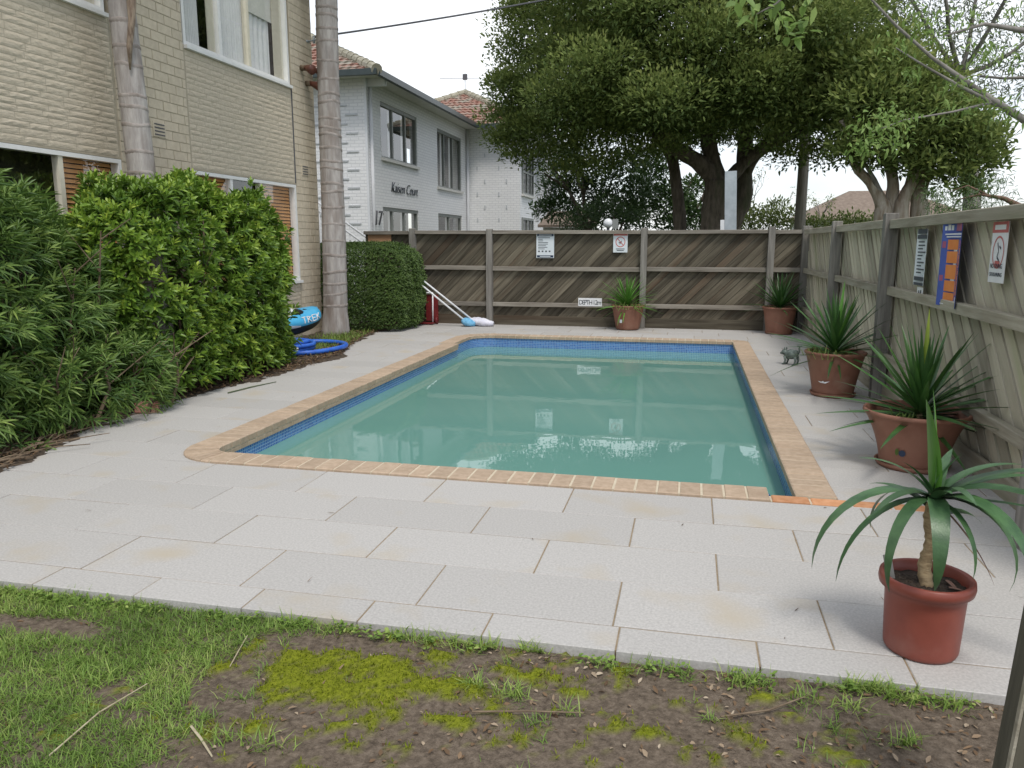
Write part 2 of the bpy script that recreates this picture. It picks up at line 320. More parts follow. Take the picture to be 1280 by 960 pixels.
# lawn
def axis(a, b, c, d, fine, coarse): return np.unique(np.concatenate([np.linspace(a, b, int((b - a) / coarse) + 2), np.linspace(b, c, int((c - b) / fine) + 2), np.linspace(c, d, int((d - c) / coarse) + 2)]).round(4))
lx = axis(-12, -4.2, 2.2, 8, .022, .4); ly = axis(-6, 1.3, 2.74, 2.7865, .022, .4)
def fbm(x, y, s, o=3): return mnoise.fractal((x * s, y * s, o * 3.3), .6, 2., 4)
MOSS = [(-.86, 2.44, .26, .10), (-1.2, 2.40, .36, .21), (-1.05, 2.48, .26, .14), (-1.35, 2.52, .2, .07), (-.92, 2.64, .12, .05), (-.55, 2.6, .22, .04), (-1.02, 2.20, .16, .08), (-.32, 2.52, .1, .035), (-.72, 2.25, .08, .035), (-.66, 2.62, .08, .035)]
def mossiness(x, y):
    v = 0
    for cx, cy, rx, ry in MOSS: v = max(v, 1 - ((x - cx) / rx) ** 2 * .8 - ((y - cy) / ry) ** 2 * .8)
    v += .75 * fbm(x, y, 7) + .45 * fbm(x, y, 22, 5)
    return max(0, min(1, (v - .3) * 2.6))
def lawn_z(x, y): return -.034 + .013 * fbm(x, y, 2.2, 1) + .006 * fbm(x, y, 11, 2) - .004 * max(0, (y - 2.6) / .17)
GX, GY = np.meshgrid(lx, ly); nx, ny = len(lx), len(ly)
ms = np.zeros(nx * ny); zz = np.zeros(nx * ny)
for i, (x, y) in enumerate(zip(GX.ravel(), GY.ravel())):
    zz[i] = lawn_z(x, y)
    if -2.2 < x < .6 and y > 1.2: ms[i] = mossiness(x, y); zz[i] += .016 * ms[i]
V = np.stack([GX.ravel(), GY.ravel(), zz], 1)
ii = (np.arange(ny - 1)[:, None] * nx + np.arange(nx - 1)[None]).ravel()
F = np.stack([ii, ii + 1, ii + 1 + nx, ii + nx], 1)
lm = np_mesh('lawn', V, F, mt['lawn'], None, True)
a = lm.attributes.new('moss', 'FLOAT', 'POINT'); a.data.foreach_set('value', ms.astype(np.float32))
struct('lawn', link('lawn', lm))
# garden bed on the left, beside the deck
EDGE = [(2.7, -4.35), (4.23, -4.57), (5.2, -4.84), (6.26, -5.03), (7.13, -4.92), (8.5, -4.74), (9.8, -4.68), (11., -5.05), (12.2, -5.3), (14.6, -5.35)]
def deck_left(y): return float(np.interp(y, [e[0] for e in EDGE], [e[1] for e in EDGE]))
bx = np.linspace(-6.32, -4.2, 54); by = np.linspace(2.775, 14.42, 240)
GX, GY = np.meshgrid(bx, by); nx, ny = len(bx), len(by)
zz = np.array([.012 + .02 * fbm(x, y, 2.5) + .012 * fbm(x, y, 9, 4) - .16 * max(0, min(.5, x - deck_left(y) + .04)) for x, y in zip(GX.ravel(), GY.ravel())])
ii = (np.arange(ny - 1)[:, None] * nx + np.arange(nx - 1)[None]).ravel()
struct('garden_bed', link('garden_bed', np_mesh('garden_bed', np.stack([GX.ravel(), GY.ravel(), zz], 1), np.stack([ii, ii + 1, ii + 1 + nx, ii + nx], 1), mt['earth'], None, True)))
# deck: bed plus every paver
deck = MB(); z = -.0045
DX1 = 2.0
for x0, x1, y0, y1 in ((-5.0, PX0 + .06, 2.80, 14.6), (PX1 - .06, DX1, 2.80, 14.6), (PX0 + .06, PX1 - .06, 2.80, PY0 + .06), (PX0 + .06, PX1 - .06, PY1 - .06, 14.6)):
    deck.box(x0, x1, y0, y1, -.12, z)
deck = struct('pool_deck', deck.build('pool_deck', mt['joint']))
lines = [2.785, 2.985] + [2.985 + .4355 * k for k in (1, 2, 3)] + [4.75] + [5.162 + .4355 * k for k in range(22)]
lines = [l for l in lines if l < 14.5] + [14.6]
J = .0035
def paver(x0, x1, y0, y1):
    if x1 - x0 < .04 or y1 - y0 < .04: return
    t = random.uniform(-.0015, .0015)
    o = MB().box(-(x1 - x0) / 2 + J, (x1 - x0) / 2 - J, -(y1 - y0) / 2 + J, (y1 - y0) / 2 - J, -.05, t, .003).build('paver', mt['paver'], deck)
    o.location = ((x0 + x1) / 2, (y0 + y1) / 2, 0)
for r in range(len(lines) - 1):
    y0, y1 = lines[r], lines[r + 1]; xl = deck_left((y0 + y1) / 2) - .04
    pitch, ph = (.536, .31) if r == 0 else (.855, (.6, .18)[(r + 1) % 2])
    if r >= 5: ph += random.uniform(-.1, .1)
    xs = [ph + pitch * k for k in range(-14, 6)]
    spans = [(xl, DX1)]
    if y0 >= PY0 - .01 and y1 <= PY1 + .03: spans = [(xl, PX0), (PX1, DX1)]
    elif y0 < PY1 < y1 and y0 > PY0: spans = [(xl, PX0), (PX1, DX1)]
    for a0, b0 in spans:
        cuts = [a0] + [x for x in xs if a0 + .12 < x < b0 - .12] + [b0]
        for p, q in zip(cuts, cuts[1:]): paver(p, q, y0, y1)
    if y0 < PY1 < y1 and y0 > PY0:
        cuts = [PX0] + [x for x in xs if PX0 + .12 < x < PX1 - .12] + [PX1]
        for p, q in zip(cuts, cuts[1:]): paver(p, q, PY1 - .02, y1)
# small fillers under the rounded coping corners
MB().prism([(PX0 - .002, PY0 - .002), (PX0 + .40, PY0 - .002)] + [(PX0 + .40 + .385 * math.cos(R(q)), PY0 + .40 + .385 * math.sin(R(q))) for q in range(270, 179, -10)] + [(PX0 - .002, PY0 + .40)], -.05, .0005).build('paver', mt['paver'], deck); paver(PX1 - .2, PX1, PY1 - .2, PY1 - .025); paver(PX0, PX0 + .2, PY1 - .3, PY1 - .025)
# ---------------------------------------------------------------- pool
WZ = -.18
pool = thing('swimming_pool', 'rectangular swimming pool with buff brick coping and blue waterline tiles', 'pool', (0, 0, 0))
fanc = (-3.18, 12.28)
arc = [(fanc[0] + .36 * math.cos(R(a)), fanc[1] + .36 * math.sin(R(a))) for a in range(180, 89, -15)]
OUT = [(-3.30 + .168 * math.cos(R(q)), 5.15 + .168 * math.sin(R(q))) for q in range(180, 271, 15)] + [(.545, 4.985), (.545, 4.89), (.705, 4.89), (.705, 12.64)] + arc[::-1] + [(-3.54, 11.47), (-3.475, 11.44)]
sh = MB(); n = len(OUT)
sh.add([(x, y, -.022) for x, y in OUT] + [(x, y, -.36) for x, y in OUT], [(i, n + i, n + (i + 1) % n, (i + 1) % n) for i in range(n)])
sh.build('waterline_tile', mt['tileblue'], pool)
sh = MB(); sh.add([(x, y, -.36) for x, y in OUT] + [(x, y, -1.45) for x, y in OUT], [(i, n + i, n + (i + 1) % n, (i + 1) % n) for i in range(n)] + [tuple(range(n, 2 * n))])
sh.build('basin', mt['whitepl'], pool)
wb = MB(); wb.add([(x, y, WZ) for x, y in OUT], [tuple(range(n))])
# fine triangulated surface is not needed: the ripples are in the material
struct('pool_water', wb.build('pool_water', mt['water']))
TZ = .016
def cbrick(poly, m='coping', z0=-.034, z1=TZ):
    cx = sum(p[0] for p in poly) / len(poly); cy = sum(p[1] for p in poly) / len(poly)
    b = MB(); q = [(p[0] - cx, p[1] - cy) for p in poly]; k = len(q); s = .93
    zz = z1 + random.uniform(-.002, .002)
    vs = [(x, y, z0) for x, y in q] + [(x, y, zz - .006) for x, y in q] + [(x * s, y * s, zz) for x, y in q]
    fs = [tuple(range(k))[::-1], tuple(range(2 * k, 3 * k))] + [(i, (i + 1) % k, k + (i + 1) % k, k + i) for i in range(k)] + [(k + i, k + (i + 1) % k, 2 * k + (i + 1) % k, 2 * k + i) for i in range(k)]
    o = b.add(vs, fs).build('brick', mt[m], pool); o.location = (cx, cy, 0); return o
def rect(x0, x1, y0, y1): return [(x0, y0), (x1, y0), (x1, y1), (x0, y1)]
j = .0055
def row_y(x0, x1, y0, y1, pitch, m='coping', **k):
    c = max(1, round((y1 - y0) / pitch)); d = (y1 - y0) / c
    for i in range(c): cbrick(rect(x0, x1, y0 + i * d + j, y0 + (i + 1) * d - j), m, **k)
def row_x(x0, x1, y0, y1, pitch, m='coping', **k):
    c = max(1, round((x1 - x0) / pitch)); d = (x1 - x0) / c
    for i in range(c): cbrick(rect(x0 + i * d + j, x0 + (i + 1) * d - j, y0, y1), m, **k)
def fan(c, r0, r1, a0, a1, k):
    for i in range(k):
        a = R(a0 + (a1 - a0) * (i + .06) / k); b = R(a0 + (a1 - a0) * (i + .94) / k); mid = (a + b) / 2
        cbrick([(c[0] + r0 * math.cos(a), c[1] + r0 * math.sin(a)), (c[0] + r1 * math.cos(a), c[1] + r1 * math.sin(a)), (c[0] + r1 * 1.004 * math.cos(mid), c[1] + r1 * 1.004 * math.sin(mid)), (c[0] + r1 * math.cos(b), c[1] + r1 * math.sin(b)), (c[0] + r0 * math.cos(b), c[1] + r0 * math.sin(b))])
row_y(-3.70, -3.45, 5.15, 11.44, .121)                     # left side
row_y(-3.66, -3.452, 5.15, 11.42, .121, z0=-.075, z1=-.040) # second course below it
fan((-3.30, 5.15), .15, .40, 180, 270, 8)
row_x(-3.30, .53, 4.752, 5.0, .1345)
row_x(.535, 1.45, 4.762, 4.872, .235, 'orange', z0=-.04, z1=.006)
row_y(.685, .93, 4.878, 12.62, .118)
fan((.68, 12.615), .03, .25, 0, 90, 6)
row_x(-3.18, .68, 12.622, 12.866, .121)
row_y(-3.77, -3.53, 11.45, 12.28, .121)
fan(fanc, .345, .588, 180, 90, 7)
mb = MB()
mb.box(-3.69, -3.456, 5.15, 11.43, -.077, .012).box(-3.30, .525, 4.758, 5.0, -.034, .012).box(.69, .924, 4.882, 12.62, -.034, .012).box(-3.18, .68, 12.628, 12.86, -.034, .012).box(-3.76, -3.536, 11.455, 12.28, -.034, .012)
mb.prism([(-3.30 + .393 * math.cos(R(t)), 5.15 + .393 * math.sin(R(t))) for t in range(180, 271, 10)] + [(-3.30 + .156 * math.cos(R(t)), 5.15 + .156 * math.sin(R(t))) for t in range(270, 179, -10)], -.034, .0115)
mb.prism([(.68, 12.615)] + [(.68 + .244 * math.cos(R(t)), 12.615 + .244 * math.sin(R(t))) for t in range(0, 91, 10)], -.034, .0115)
mb.prism([(fanc[0] + .352 * math.cos(R(t)), fanc[1] + .352 * math.sin(R(t))) for t in range(90, 181, 10)] + [(fanc[0] + .582 * math.cos(R(t)), fanc[1] + .582 * math.sin(R(t))) for t in range(180, 89, -10)], -.034, .0115)
mb.box(.53, 1.455, 4.765, 4.869, -.05, -.001)
mb.build('mortar', mt['mortar'], pool)
# ---------------------------------------------------------------- timber fences
def clip(poly, f):
    o = []
    for i in range(len(poly)):
        a, b = poly[i], poly[(i + 1) % len(poly)]; fa, fb = f(a), f(b)
        if fa >= 0: o.append(a)
        if (fa >= 0) != (fb >= 0): t = fa / (fa - fb); o.append((a[0] + (b[0] - a[0]) * t, a[1] + (b[1] - a[1]) * t))
    return o
def diagonal_boards(parent, s0, s1, z0, z1, pitch, m, place, lap=1, gap=.006):
    """45 degree palings filling s0..s1 x z0..z1; place(o, s, z, angle, depth) sets the object's transform"""
    h = z1 - z0; s = s0 - h - pitch
    wv = pitch / math.sqrt(2)
    while s < s1 + pitch:
        wd = wv - gap * random.uniform(.7, 1.4)
        d = Vector((1, 1)).normalized(); nrm = Vector((-1, 1)).normalized(); o0 = Vector((s, z0))
        A = o0 - d * .5 - nrm * wd / 2; poly = [tuple(A), tuple(A + d * (h * 1.42 + 1)), tuple(A + d * (h * 1.42 + 1) + nrm * wd), tuple(A + nrm * wd)]
        for f in (lambda p: p[0] - s0, lambda p: s1 - p[0], lambda p: p[1] - z0, lambda p: z1 - p[1]):
            poly = clip(poly, f)
            if len(poly) < 3: break
        s += pitch
        if len(poly) < 3: continue
        cx = sum(p[0] for p in poly) / len(poly); cy = sum(p[1] for p in poly) / len(poly)
        loc = [((p[0] - cx) * d.x + (p[1] - cy) * d.y, (p[0] - cx) * nrm.x + (p[1] - cy) * nrm.y) for p in poly]
        tilt = lap * .09 * random.uniform(.75, 1.25)
        k = len(loc); vs = [(u, v, -.022 + v * tilt) for u, v in loc] + [(u, v, v * tilt) for u, v in loc]
        o = MB().add(vs, [tuple(range(k))[::-1], tuple(range(k, 2 * k))] + [(i, (i + 1) % k, k + (i + 1) % k, k + i) for i in range(k)]).build('plank', m, parent)
        place(o, cx, cy, random.uniform(-.004, .004))
BF = 14.50
bf = thing('timber_fence', 'dark weathered timber fence of diagonal palings behind the pool', 'fence', (0, BF, 0))
def place_b(o, s, z, dp):        # local x along the board, z towards the camera (-Y)
    o.matrix_local = Matrix.Translation((s, dp, z)) @ Matrix(((1, 0, 0), (0, 0, -1), (0, 1, 0))).to_4x4() @ Matrix.Rotation(R(45), 4, 'Z')
diagonal_boards(bf, -6.25, 2.0, .0, 1.76, .172, mt['wood'], place_b)
MB().box(-6.24, 2.0, .030, .042, -.02, 1.75).build('gap_shade_sheet', mt['dark'], bf)  # added dark sheet, stands in for shade in the gaps between palings
posts = [-5.25, -3.72, -.84, 1.35]
for x in posts + [1.93]:
    wd = .055 if x < 1.9 else .075
    o = MB().box(-wd, wd, -.05, .06, -.1, 1.80 + (.03 if x > 1.9 else random.uniform(-.01, .02)), .008).build('post', mt['post'], bf); o.location = (x, -.075, 0); o.rotation_euler.z = random.uniform(-.03, .03)
ends = [-6.25] + posts + [1.86]
for a0, b0 in zip(ends, ends[1:]):
    p = a0 + (.058 if a0 > -6.2 else 0); q = b0 - (.058 if b0 < 1.8 else 0)
    for zc, hh, dd in ((.40, .038, .05), (1.07, .038, .05), (1.735, .032, .07)):
        o = MB().box(-(q - p) / 2, (q - p) / 2, -dd / 2, dd / 2, -hh, hh, .005).build('rail', mt['rail'], bf); o.location = ((p + q) / 2, -.022 - dd / 2, zc + random.uniform(-.008, .008)); o.rotation_euler.y = random.uniform(-.004, .004)
    o = MB().box(-(q - p) / 2, (q - p) / 2, -.012, .012, 0, .20, .004).build('plinth_board', mt['wood'], bf); o.location = ((p + q) / 2, -.034, -.02)
o = MB().box(-6.18, -5.70, -.048, -.034, 1.50, 1.70).build('infill_panel', mt['panel'], bf)
RF = 1.965
rf = thing('timber_fence', 'pale lichened timber fence of slanting palings along the potted yuccas', 'fence', (RF, 0, 0))
def place_r(o, s, z, dp):        # s runs along +Y, face towards -X
    o.matrix_local = Matrix.Translation((dp, s, z)) @ Matrix(((0, 0, -1), (1, 0, 0), (0, 1, 0))).to_4x4() @ Matrix.Rotation(R(45), 4, 'Z')
diagonal_boards(rf, 3.4, 14.42, .0, 1.74, .20, mt['wood_r'], place_r, .5, .013)
MB().box(.030, .042, 3.4, 14.40, -.02, 1.73).build('gap_shade_sheet', mt['dark'], rf)  # same added dark sheet, darkens the gaps of the slanting palings
rp = [5.40 - .55, 8.36, 11.28]
for y in rp:
    if y < 5: continue
    o = MB().box(-.06, .06, -.06, .06, -.1, 1.83, .008).build('post', mt['post'], rf); o.location = (-.085, y, 0); o.rotation_euler.z = random.uniform(-.04, .04)
ends = [3.4, 8.36, 11.28, 14.36]
for a0, b0 in zip(ends, ends[1:]):
    p = a0 + (.062 if a0 > 4 else 0); q = b0 - .062
    for zc, hh, dd in ((.42, .04, .06), (1.08, .04, .06), (1.73, .042, .085)):
        o = MB().box(-dd / 2, dd / 2, -(q - p) / 2, (q - p) / 2, -hh, hh, .006).build('rail', mt['rail_y'], rf); o.location = (-.022 - dd / 2, (p + q) / 2, zc); o.rotation_euler.x = random.uniform(-.003, .003)
    o = MB().box(-.012, .012, -(q - p) / 2, (q - p) / 2, 0, .17, .004).build('plinth_board', mt['rail_y'], rf); o.location = (-.036, (p + q) / 2, -.02)
def lone_post(label, loc, hw, hd, ht, lean, m, strip=False):
    t = thing('timber_post', label, 'post', loc); t.rotation_euler = lean
    MB().box(-hw, hw, -hd, hd, -.15, ht, .01).build('shaft', m, t)
    if strip: MB().box(-hw - .008, -hw - .001, -hd, -hd + .016, -.15, ht - .02).build('edge_strip', mt['rail_y'], t)
lone_post('square grey timber post standing in front of the pale fence', (1.76, 4.27, 0), .065, .065, 1.85, (0, 0, .05), mt['post'])
lone_post('leaning dark timber post with a pale edge strip at the lawn corner', (.872, 1.95, -.06), .09, .05, 1.3, (0, R(3.2), 0), M('dark mossy timber', (.075, .070, .05), (.13, .12, .088), 5, .9, .4, 20, stretch=(4, 4, .4)), True)
# ================================================================ CREAM BUILDING (left)
CX = -6.3
cb = thing('apartment_building', 'cream painted brick apartment block with white framed windows beside the hedge', 'building', (0, 0, 0))
Y0, Y1 = 1.0, 12.64; ZT = 6.4
WIN = [(3.2, 7.86, .94, 2.47), (9.14, 11.89, .94, 2.47), (3.2, 7.80, 3.99, 5.75), (9.16, 11.85, 3.99, 5.75)]
PIER = [(7.86, 9.14), (11.89, 12.64)]
wl = MB()
def wpanel(y0, y1, z0, z1): wl.box(CX - .23, CX, y0, y1, z0, z1)
for y0, y1 in PIER + [(Y0, 3.2)]: wpanel(y0, y1, -.2, ZT)
for y0, y1 in ((3.2, 7.86), (9.14, 11.89)): wpanel(y0, y1, -.2, .94); wpanel(y0, y1, 2.47, 3.99); wpanel(y0, y1, 5.75, ZT)
wl.box(CX - 9, CX - .23, Y1 - .23, Y1 - .001, -.2, ZT).box(CX - 9, CX - .23, Y0, Y0 + .2, -.2, ZT).box(CX - 9, CX - 8.8, Y0 + .2, Y1 - .23, -.2, ZT)
wall = wl.build('wall', mt['cream_j'], cb)
rb = MB(); rb.box(CX - 9.5, CX + .12, Y0 - .5, Y1 + .5, ZT, ZT + .2); rb.build('roof', mt['soffit'], cb)
# smooth pier bricks: each its own piece
cache = {}
BH, BL = .112, .268
def pbrick(y0, y1, z0):
    ln = round(y1 - y0, 3)
    if ln < .03: return
    if ln not in cache:
        h = ln / 2 - .0065; b = MB(); e = .002
        b.add([(0, -h, .004), (0, h, .004), (0, h, BH - .004), (0, -h, BH - .004), (.006, -h + e, .004 + e), (.006, h - e, .004 + e), (.006, h - e, BH - .004 - e), (.006, -h + e, BH - .004 - e)],
              [(4, 5, 6, 7), (0, 1, 5, 4), (1, 2, 6, 5), (2, 3, 7, 6), (3, 0, 4, 7)])
        cache[ln] = b.mesh('brick', mt['cream'])
    o = link('brick', cache[ln], wall); o.location = (CX + random.uniform(-.001, .0015), (y0 + y1) / 2, z0)
for y0, y1 in PIER:
    for c in range(17 if y0 < 9 else 0, 54):
        z0 = c * BH - .02
        if z0 > (4.75 if y0 < 9 else 5.35): break
        cuts = [y0] + [y for y in [y0 + BL * (k + (.5 if c % 2 else 1)) for k in range(6)] if y < y1 - .05] + [y1]
        for p, q in zip(cuts, cuts[1:]): pbrick(p, q, z0)
# vertical control joints + rock-faced spandrels: real courses, joined
def rock(y0, y1, z0, z1, h=.068, ln=.33):
    b = MB(); z = z0; r = 0
    while z < z1 - .02:
        y = y0 - (ln * .5 if r % 2 else 0) - random.uniform(0, .05); hh = min(h * random.uniform(.85, 1.15), z1 - z)
        while y < y1:
            l = ln * random.uniform(.75, 1.25); p, q = max(y, y0) + .003, min(y + l, y1) - .003; y += l
            if q - p < .02: continue
            zs = np.linspace(z + .004, z + hh - .004, 4); ys = np.linspace(p, q, 6)
            vs = []; base = random.uniform(.003, .006)
            for a, zc in enumerate(zs):
                for e, yc in enumerate(ys):
                    edge = a in (0, 3) or e in (0, 5)
                    vs.append((CX + (.001 if edge else base + random.uniform(-.0015, .0015)), yc, zc))
            b.add(vs, [(a * 6 + e, a * 6 + e + 1, a * 6 + e + 7, a * 6 + e + 6) for a in range(3) for e in range(5)])
        z += hh; r += 1
    o = b.build('rock_face_bricks', mt['cream_r'], wall); o['kind'] = 'stuff'
rock(9.165, 11.86, 2.49, 3.95); rock(4.2, 7.83, 2.49, 3.95)
MB().box(CX, CX + .012, 11.862, 11.882, 2.49, 3.95).build('control_joint', mt['letter'], wall)
rock(9.16, 11.87, .05, .90); rock(3.3, 7.84, .05, .9)
def vent(y, z):
    f = MB().box(CX + .002, CX + .014, y - .115, y + .115, z - .085, z + .085).build('air_vent', mt['cream'], wall)
    for k in range(4): MB().box(CX + .0145, CX + .019, y - .09, y + .09, z - .066 + k * .04, z - .052 + k * .04).build('slot', mt['letter'], f)
vent(8.55, 2.88); vent(12.2, 2.72)
def window(y0, y1, z0, z1, mull, kinds, tall=True):
    """white frame in a reveal; kinds = what hangs behind each pane"""
    fx = CX - .05
    f = MB(); t = .05
    f.box(fx - .05, fx + .05, y0 + .004, y1 - .004, z0, z0 + t).box(fx - .05, fx + .05, y0 + .004, y1 - .004, z1 - t, z1 - .004)
    for y in (y0 + .004, y1 - t - .004): f.box(fx - .05, fx + .05, y, y + t, z0 + t, z1 - t)
    win = f.build('window', mt['white_p'], cb)
    MB().box(fx - .05, CX + .05, y0 + .0, y1 - .0, z0 - .045, z0 - .003).build('sill', mt['white_p'], win)
    for k, y in enumerate(mull): MB().box(fx - .04, fx + .04, y - .03, y + .03, z0 + t, z1 - t).build('mullion', mt['white_p' if k % 2 == 0 else 'cream_p'], win)
    ys = [y0 + t] + list(mull) + [y1 - t]
    for k, (p, q) in enumerate(zip(ys, ys[1:])):
        MB().quad((fx, p + .03, z0 + t), (fx, q - .03, z0 + t), (fx, q - .03, z1 - t), (fx, p + .03, z1 - t)).build('pane', mt['glass'], win)
        kd = kinds[k]; bx_ = fx - .055
        if kd == 'blind':
            b = MB(); zc = z0 + t
            while zc < z1 - t:
                b.add([(bx_ - .010, p + .01, zc + .021), (bx_ + .012, p + .01, zc - .021), (bx_ + .012, q - .01, zc - .021), (bx_ - .010, q - .01, zc + .021)], [(0, 1, 2, 3)]); zc += .052
            o = b.build('venetian_blind', mt['blind'], win); o['kind'] = 'stuff'
        if kd in ('curtain', 'half'):
            b = MB(); nn = 60; a0, b0 = (p, q) if kd == 'curtain' else (p, p + (q - p) * .55)
            vs = []
            for i in range(nn + 1):
                yy = a0 + (b0 - a0) * i / nn; xx = bx_ - .012 + .022 * math.sin(i * 1.3 + random.uniform(-.3, .3)); vs += [(xx, yy, z0 + .02), (xx, yy, z1 - .03)]
            b.add(vs, [(2 * i, 2 * i + 2, 2 * i + 3, 2 * i + 1) for i in range(nn)]); b.build('curtain', mt['curtain'], win, True)
        if kd == 'half': MB().box(bx_ + .02, bx_ + .03, q - (q - p) * .25, q, z0 + t, z1 - t).build('side_panel', mt['cream_p'], win)
        if kd == 'shade':
            MB().box(bx_, bx_ + .008, p + .02, q - .25, z0 + .85, z1 - .04).build('roller_blind', mt['shade'], win)
            b = MB(); vs = []
            for i in range(31):
                yy = p + (q - .3 - p) * i / 30; vs += [(bx_ - .03 + .02 * math.sin(i * 1.25), yy, z0 + .02), (bx_ - .03 + .02 * math.sin(i * 1.25), yy, z1 - .03)]
            b.add(vs, [(2 * i, 2 * i + 2, 2 * i + 3, 2 * i + 1) for i in range(30)]); b.build('curtain', mt['curtain'], win, True)
            MB().box(bx_ + .02, bx_ + .03, q - .28, q, z0 + t, z1 - t).build('side_panel', mt['cream_p'], win)
    rm = MB(); bxk = fx - .55
    rm.add([(fx - .06, y0, z0), (fx - .06, y1, z0), (fx - .06, y1, z1), (fx - .06, y0, z1), (bxk, y0, z0), (bxk, y1, z0), (bxk, y1, z1), (bxk, y0, z1)], [(4, 5, 6, 7), (0, 1, 5, 4), (1, 2, 6, 5), (2, 3, 7, 6), (3, 0, 4, 7)])
    rm.build('room_recess', mt['dark'], win)
window(3.2, 7.86, .94, 2.47, [5.3, 6.98], ['blind', 'dark', 'blind'])
window(9.14, 11.89, .94, 2.47, [10.05, 10.83], ['blind', 'dark', 'blind'])
window(3.2, 7.80, 3.99, 5.75, [5.2, 6.6], ['curtain', 'curtain', 'half'])
window(9.16, 11.85, 3.99, 5.75, [10.0, 10.72], ['half', 'curtain', 'shade'])
# floodlights on the end pier
for y, zc, lb, an in ((12.22, 4.33, 'brown wall floodlight above the others, next to the upper window', -.3), (12.52, 4.36, 'brown wall floodlight tucked against the smooth palm trunk', .35), (12.38, 4.12, 'brown wall floodlight mounted below the other two', .1)):
    t = thing('wall_floodlight', lb, 'floodlight', (CX + .008, y, zc)); 
    MB().tube([(0, 0, 0), (.08, 0, 0)], .045, 12).build('mount', mt['twig'], t, True)
    MB().tube([(.07, 0, 0), (.13, an * .1, -.015), (.20, an * .2, -.04), (.24, an * .26, -.055)], [.035, .05, .072, .078], 14).build('lamp_head', M('brown lamp housing', (.10, .035, .022), (.16, .06, .04), 9, .4), t, True)
wb_ = thing('wire_bracket', 'grey wire bracket high on the end of the cream wall', 'bracket', (CX, 12.5, 4.8))
MB().tube([(0, 0, 0), (.16, 0, .02)], .014, 8).tube([(.12, 0, -.03), (.12, 0, .08)], .022, 8).tube([(.0, -.05, 0), (.0, .05, 0)], .02, 8).build('arm', mt['metal'], wb_, True)
# ================================================================ WHITE BUILDING (behind)
wbg = thing('house', 'two storey white painted brick flats with terracotta tiled roof behind the fence', 'building', (0, 0, 0))
WX, WY = -8.52, 20.0; GZ = 5.80
WW = [(21.07, 24.02, 3.88, 5.38, [22.05, 23.1]), (26.02, 28.88, 3.42, 5.34, [26.9, 27.9]), (21.03, 24.0, .95, 2.54, [21.9, 22.9]), (26.05, 28.85, .95, 2.54, [27.4])]
w1 = MB()
def wp(y0, y1, z0, z1): w1.box(WX - .25, WX, y0, y1, z0, z1)
for y0, y1 in ((WY, 21.05), (24.02, 26.03), (28.88, 29.6)): wp(y0, y1, -.2, GZ)
for y0, y1, z0, z1, zz0, zz1 in ((21.05, 24.02, .95, 2.54, 3.88, 5.38), (26.03, 28.88, .95, 2.54, 3.42, 5.34)):
    wp(y0, y1, -.2, z0); wp(y0, y1, z1, zz0); wp(y0, y1, zz1, GZ)
w1.box(-17, WX - .25, WY + .001, WY + .25, -.2, GZ)
wwall = w1.build('wall', mt['wbrick'], wbg)
w2 = MB().box(WX - 2, -6.43, 29.6, 29.85, -.2, GZ).box(-6.68, -6.431, 29.85, 38, -.2, GZ)
wwing = w2.build('wing_wall', mt['wbrick'], wbg)
MB().box(WX - .01, WX + .05, WY - .012, WY + .05, -.2, GZ - .03).build('corner_trim', mt['wplain'], wbg)
def wwin(x, y0, y1, z0, z1, mull):
    f = MB(); fx = x - .08; t = .06
    f.box(fx - .05, fx + .05, y0, y1, z0, z0 + t).box(fx - .05, fx + .05, y0, y1, z1 - t - .04, z1 - .001).box(fx - .05, fx + .05, y0, y0 + t, z0 + t, z1 - t - .04).box(fx - .05, fx + .05, y1 - t, y1, z0 + t, z1 - t - .04)
    win = f.build('window', mt['greyfr'], wbg)
    for y in mull: MB().box(fx - .04, fx + .04, y - .04, y + .04, z0 + t, z1 - t - .04).build('mullion', mt['greyfr'], win)
    ys = [y0 + t] + list(mull) + [y1 - t]
    for k, (p, q) in enumerate(zip(ys, ys[1:])):
        MB().quad((fx, p + .04, z0 + t), (fx, q - .04, z0 + t), (fx, q - .04, z1 - t), (fx, p + .04, z1 - t)).build('pane', mt['glass'], win)
        MB().quad((fx - .12, p, z0), (fx - .12, p + (q - p) * .35, z0), (fx - .12, p + (q - p) * .35, z1), (fx - .12, p, z1)).build('curtain', mt['curtain'], win)
    MB().box(x - .1, x + .07, y0 - .05, y1 + .05, z0 - .08, z0 - .002).build('sill', mt['soffit'], win)
    MB().quad((fx - .3, y0 - .1, z0), (fx - .3, y1 + .1, z0), (fx - .3, y1 + .1, z1), (fx - .3, y0 - .1, z1)).build('room_recess', mt['dark'], win)
for y0, y1, z0, z1, mu in WW: wwin(WX, y0, y1, z0, z1, mu)
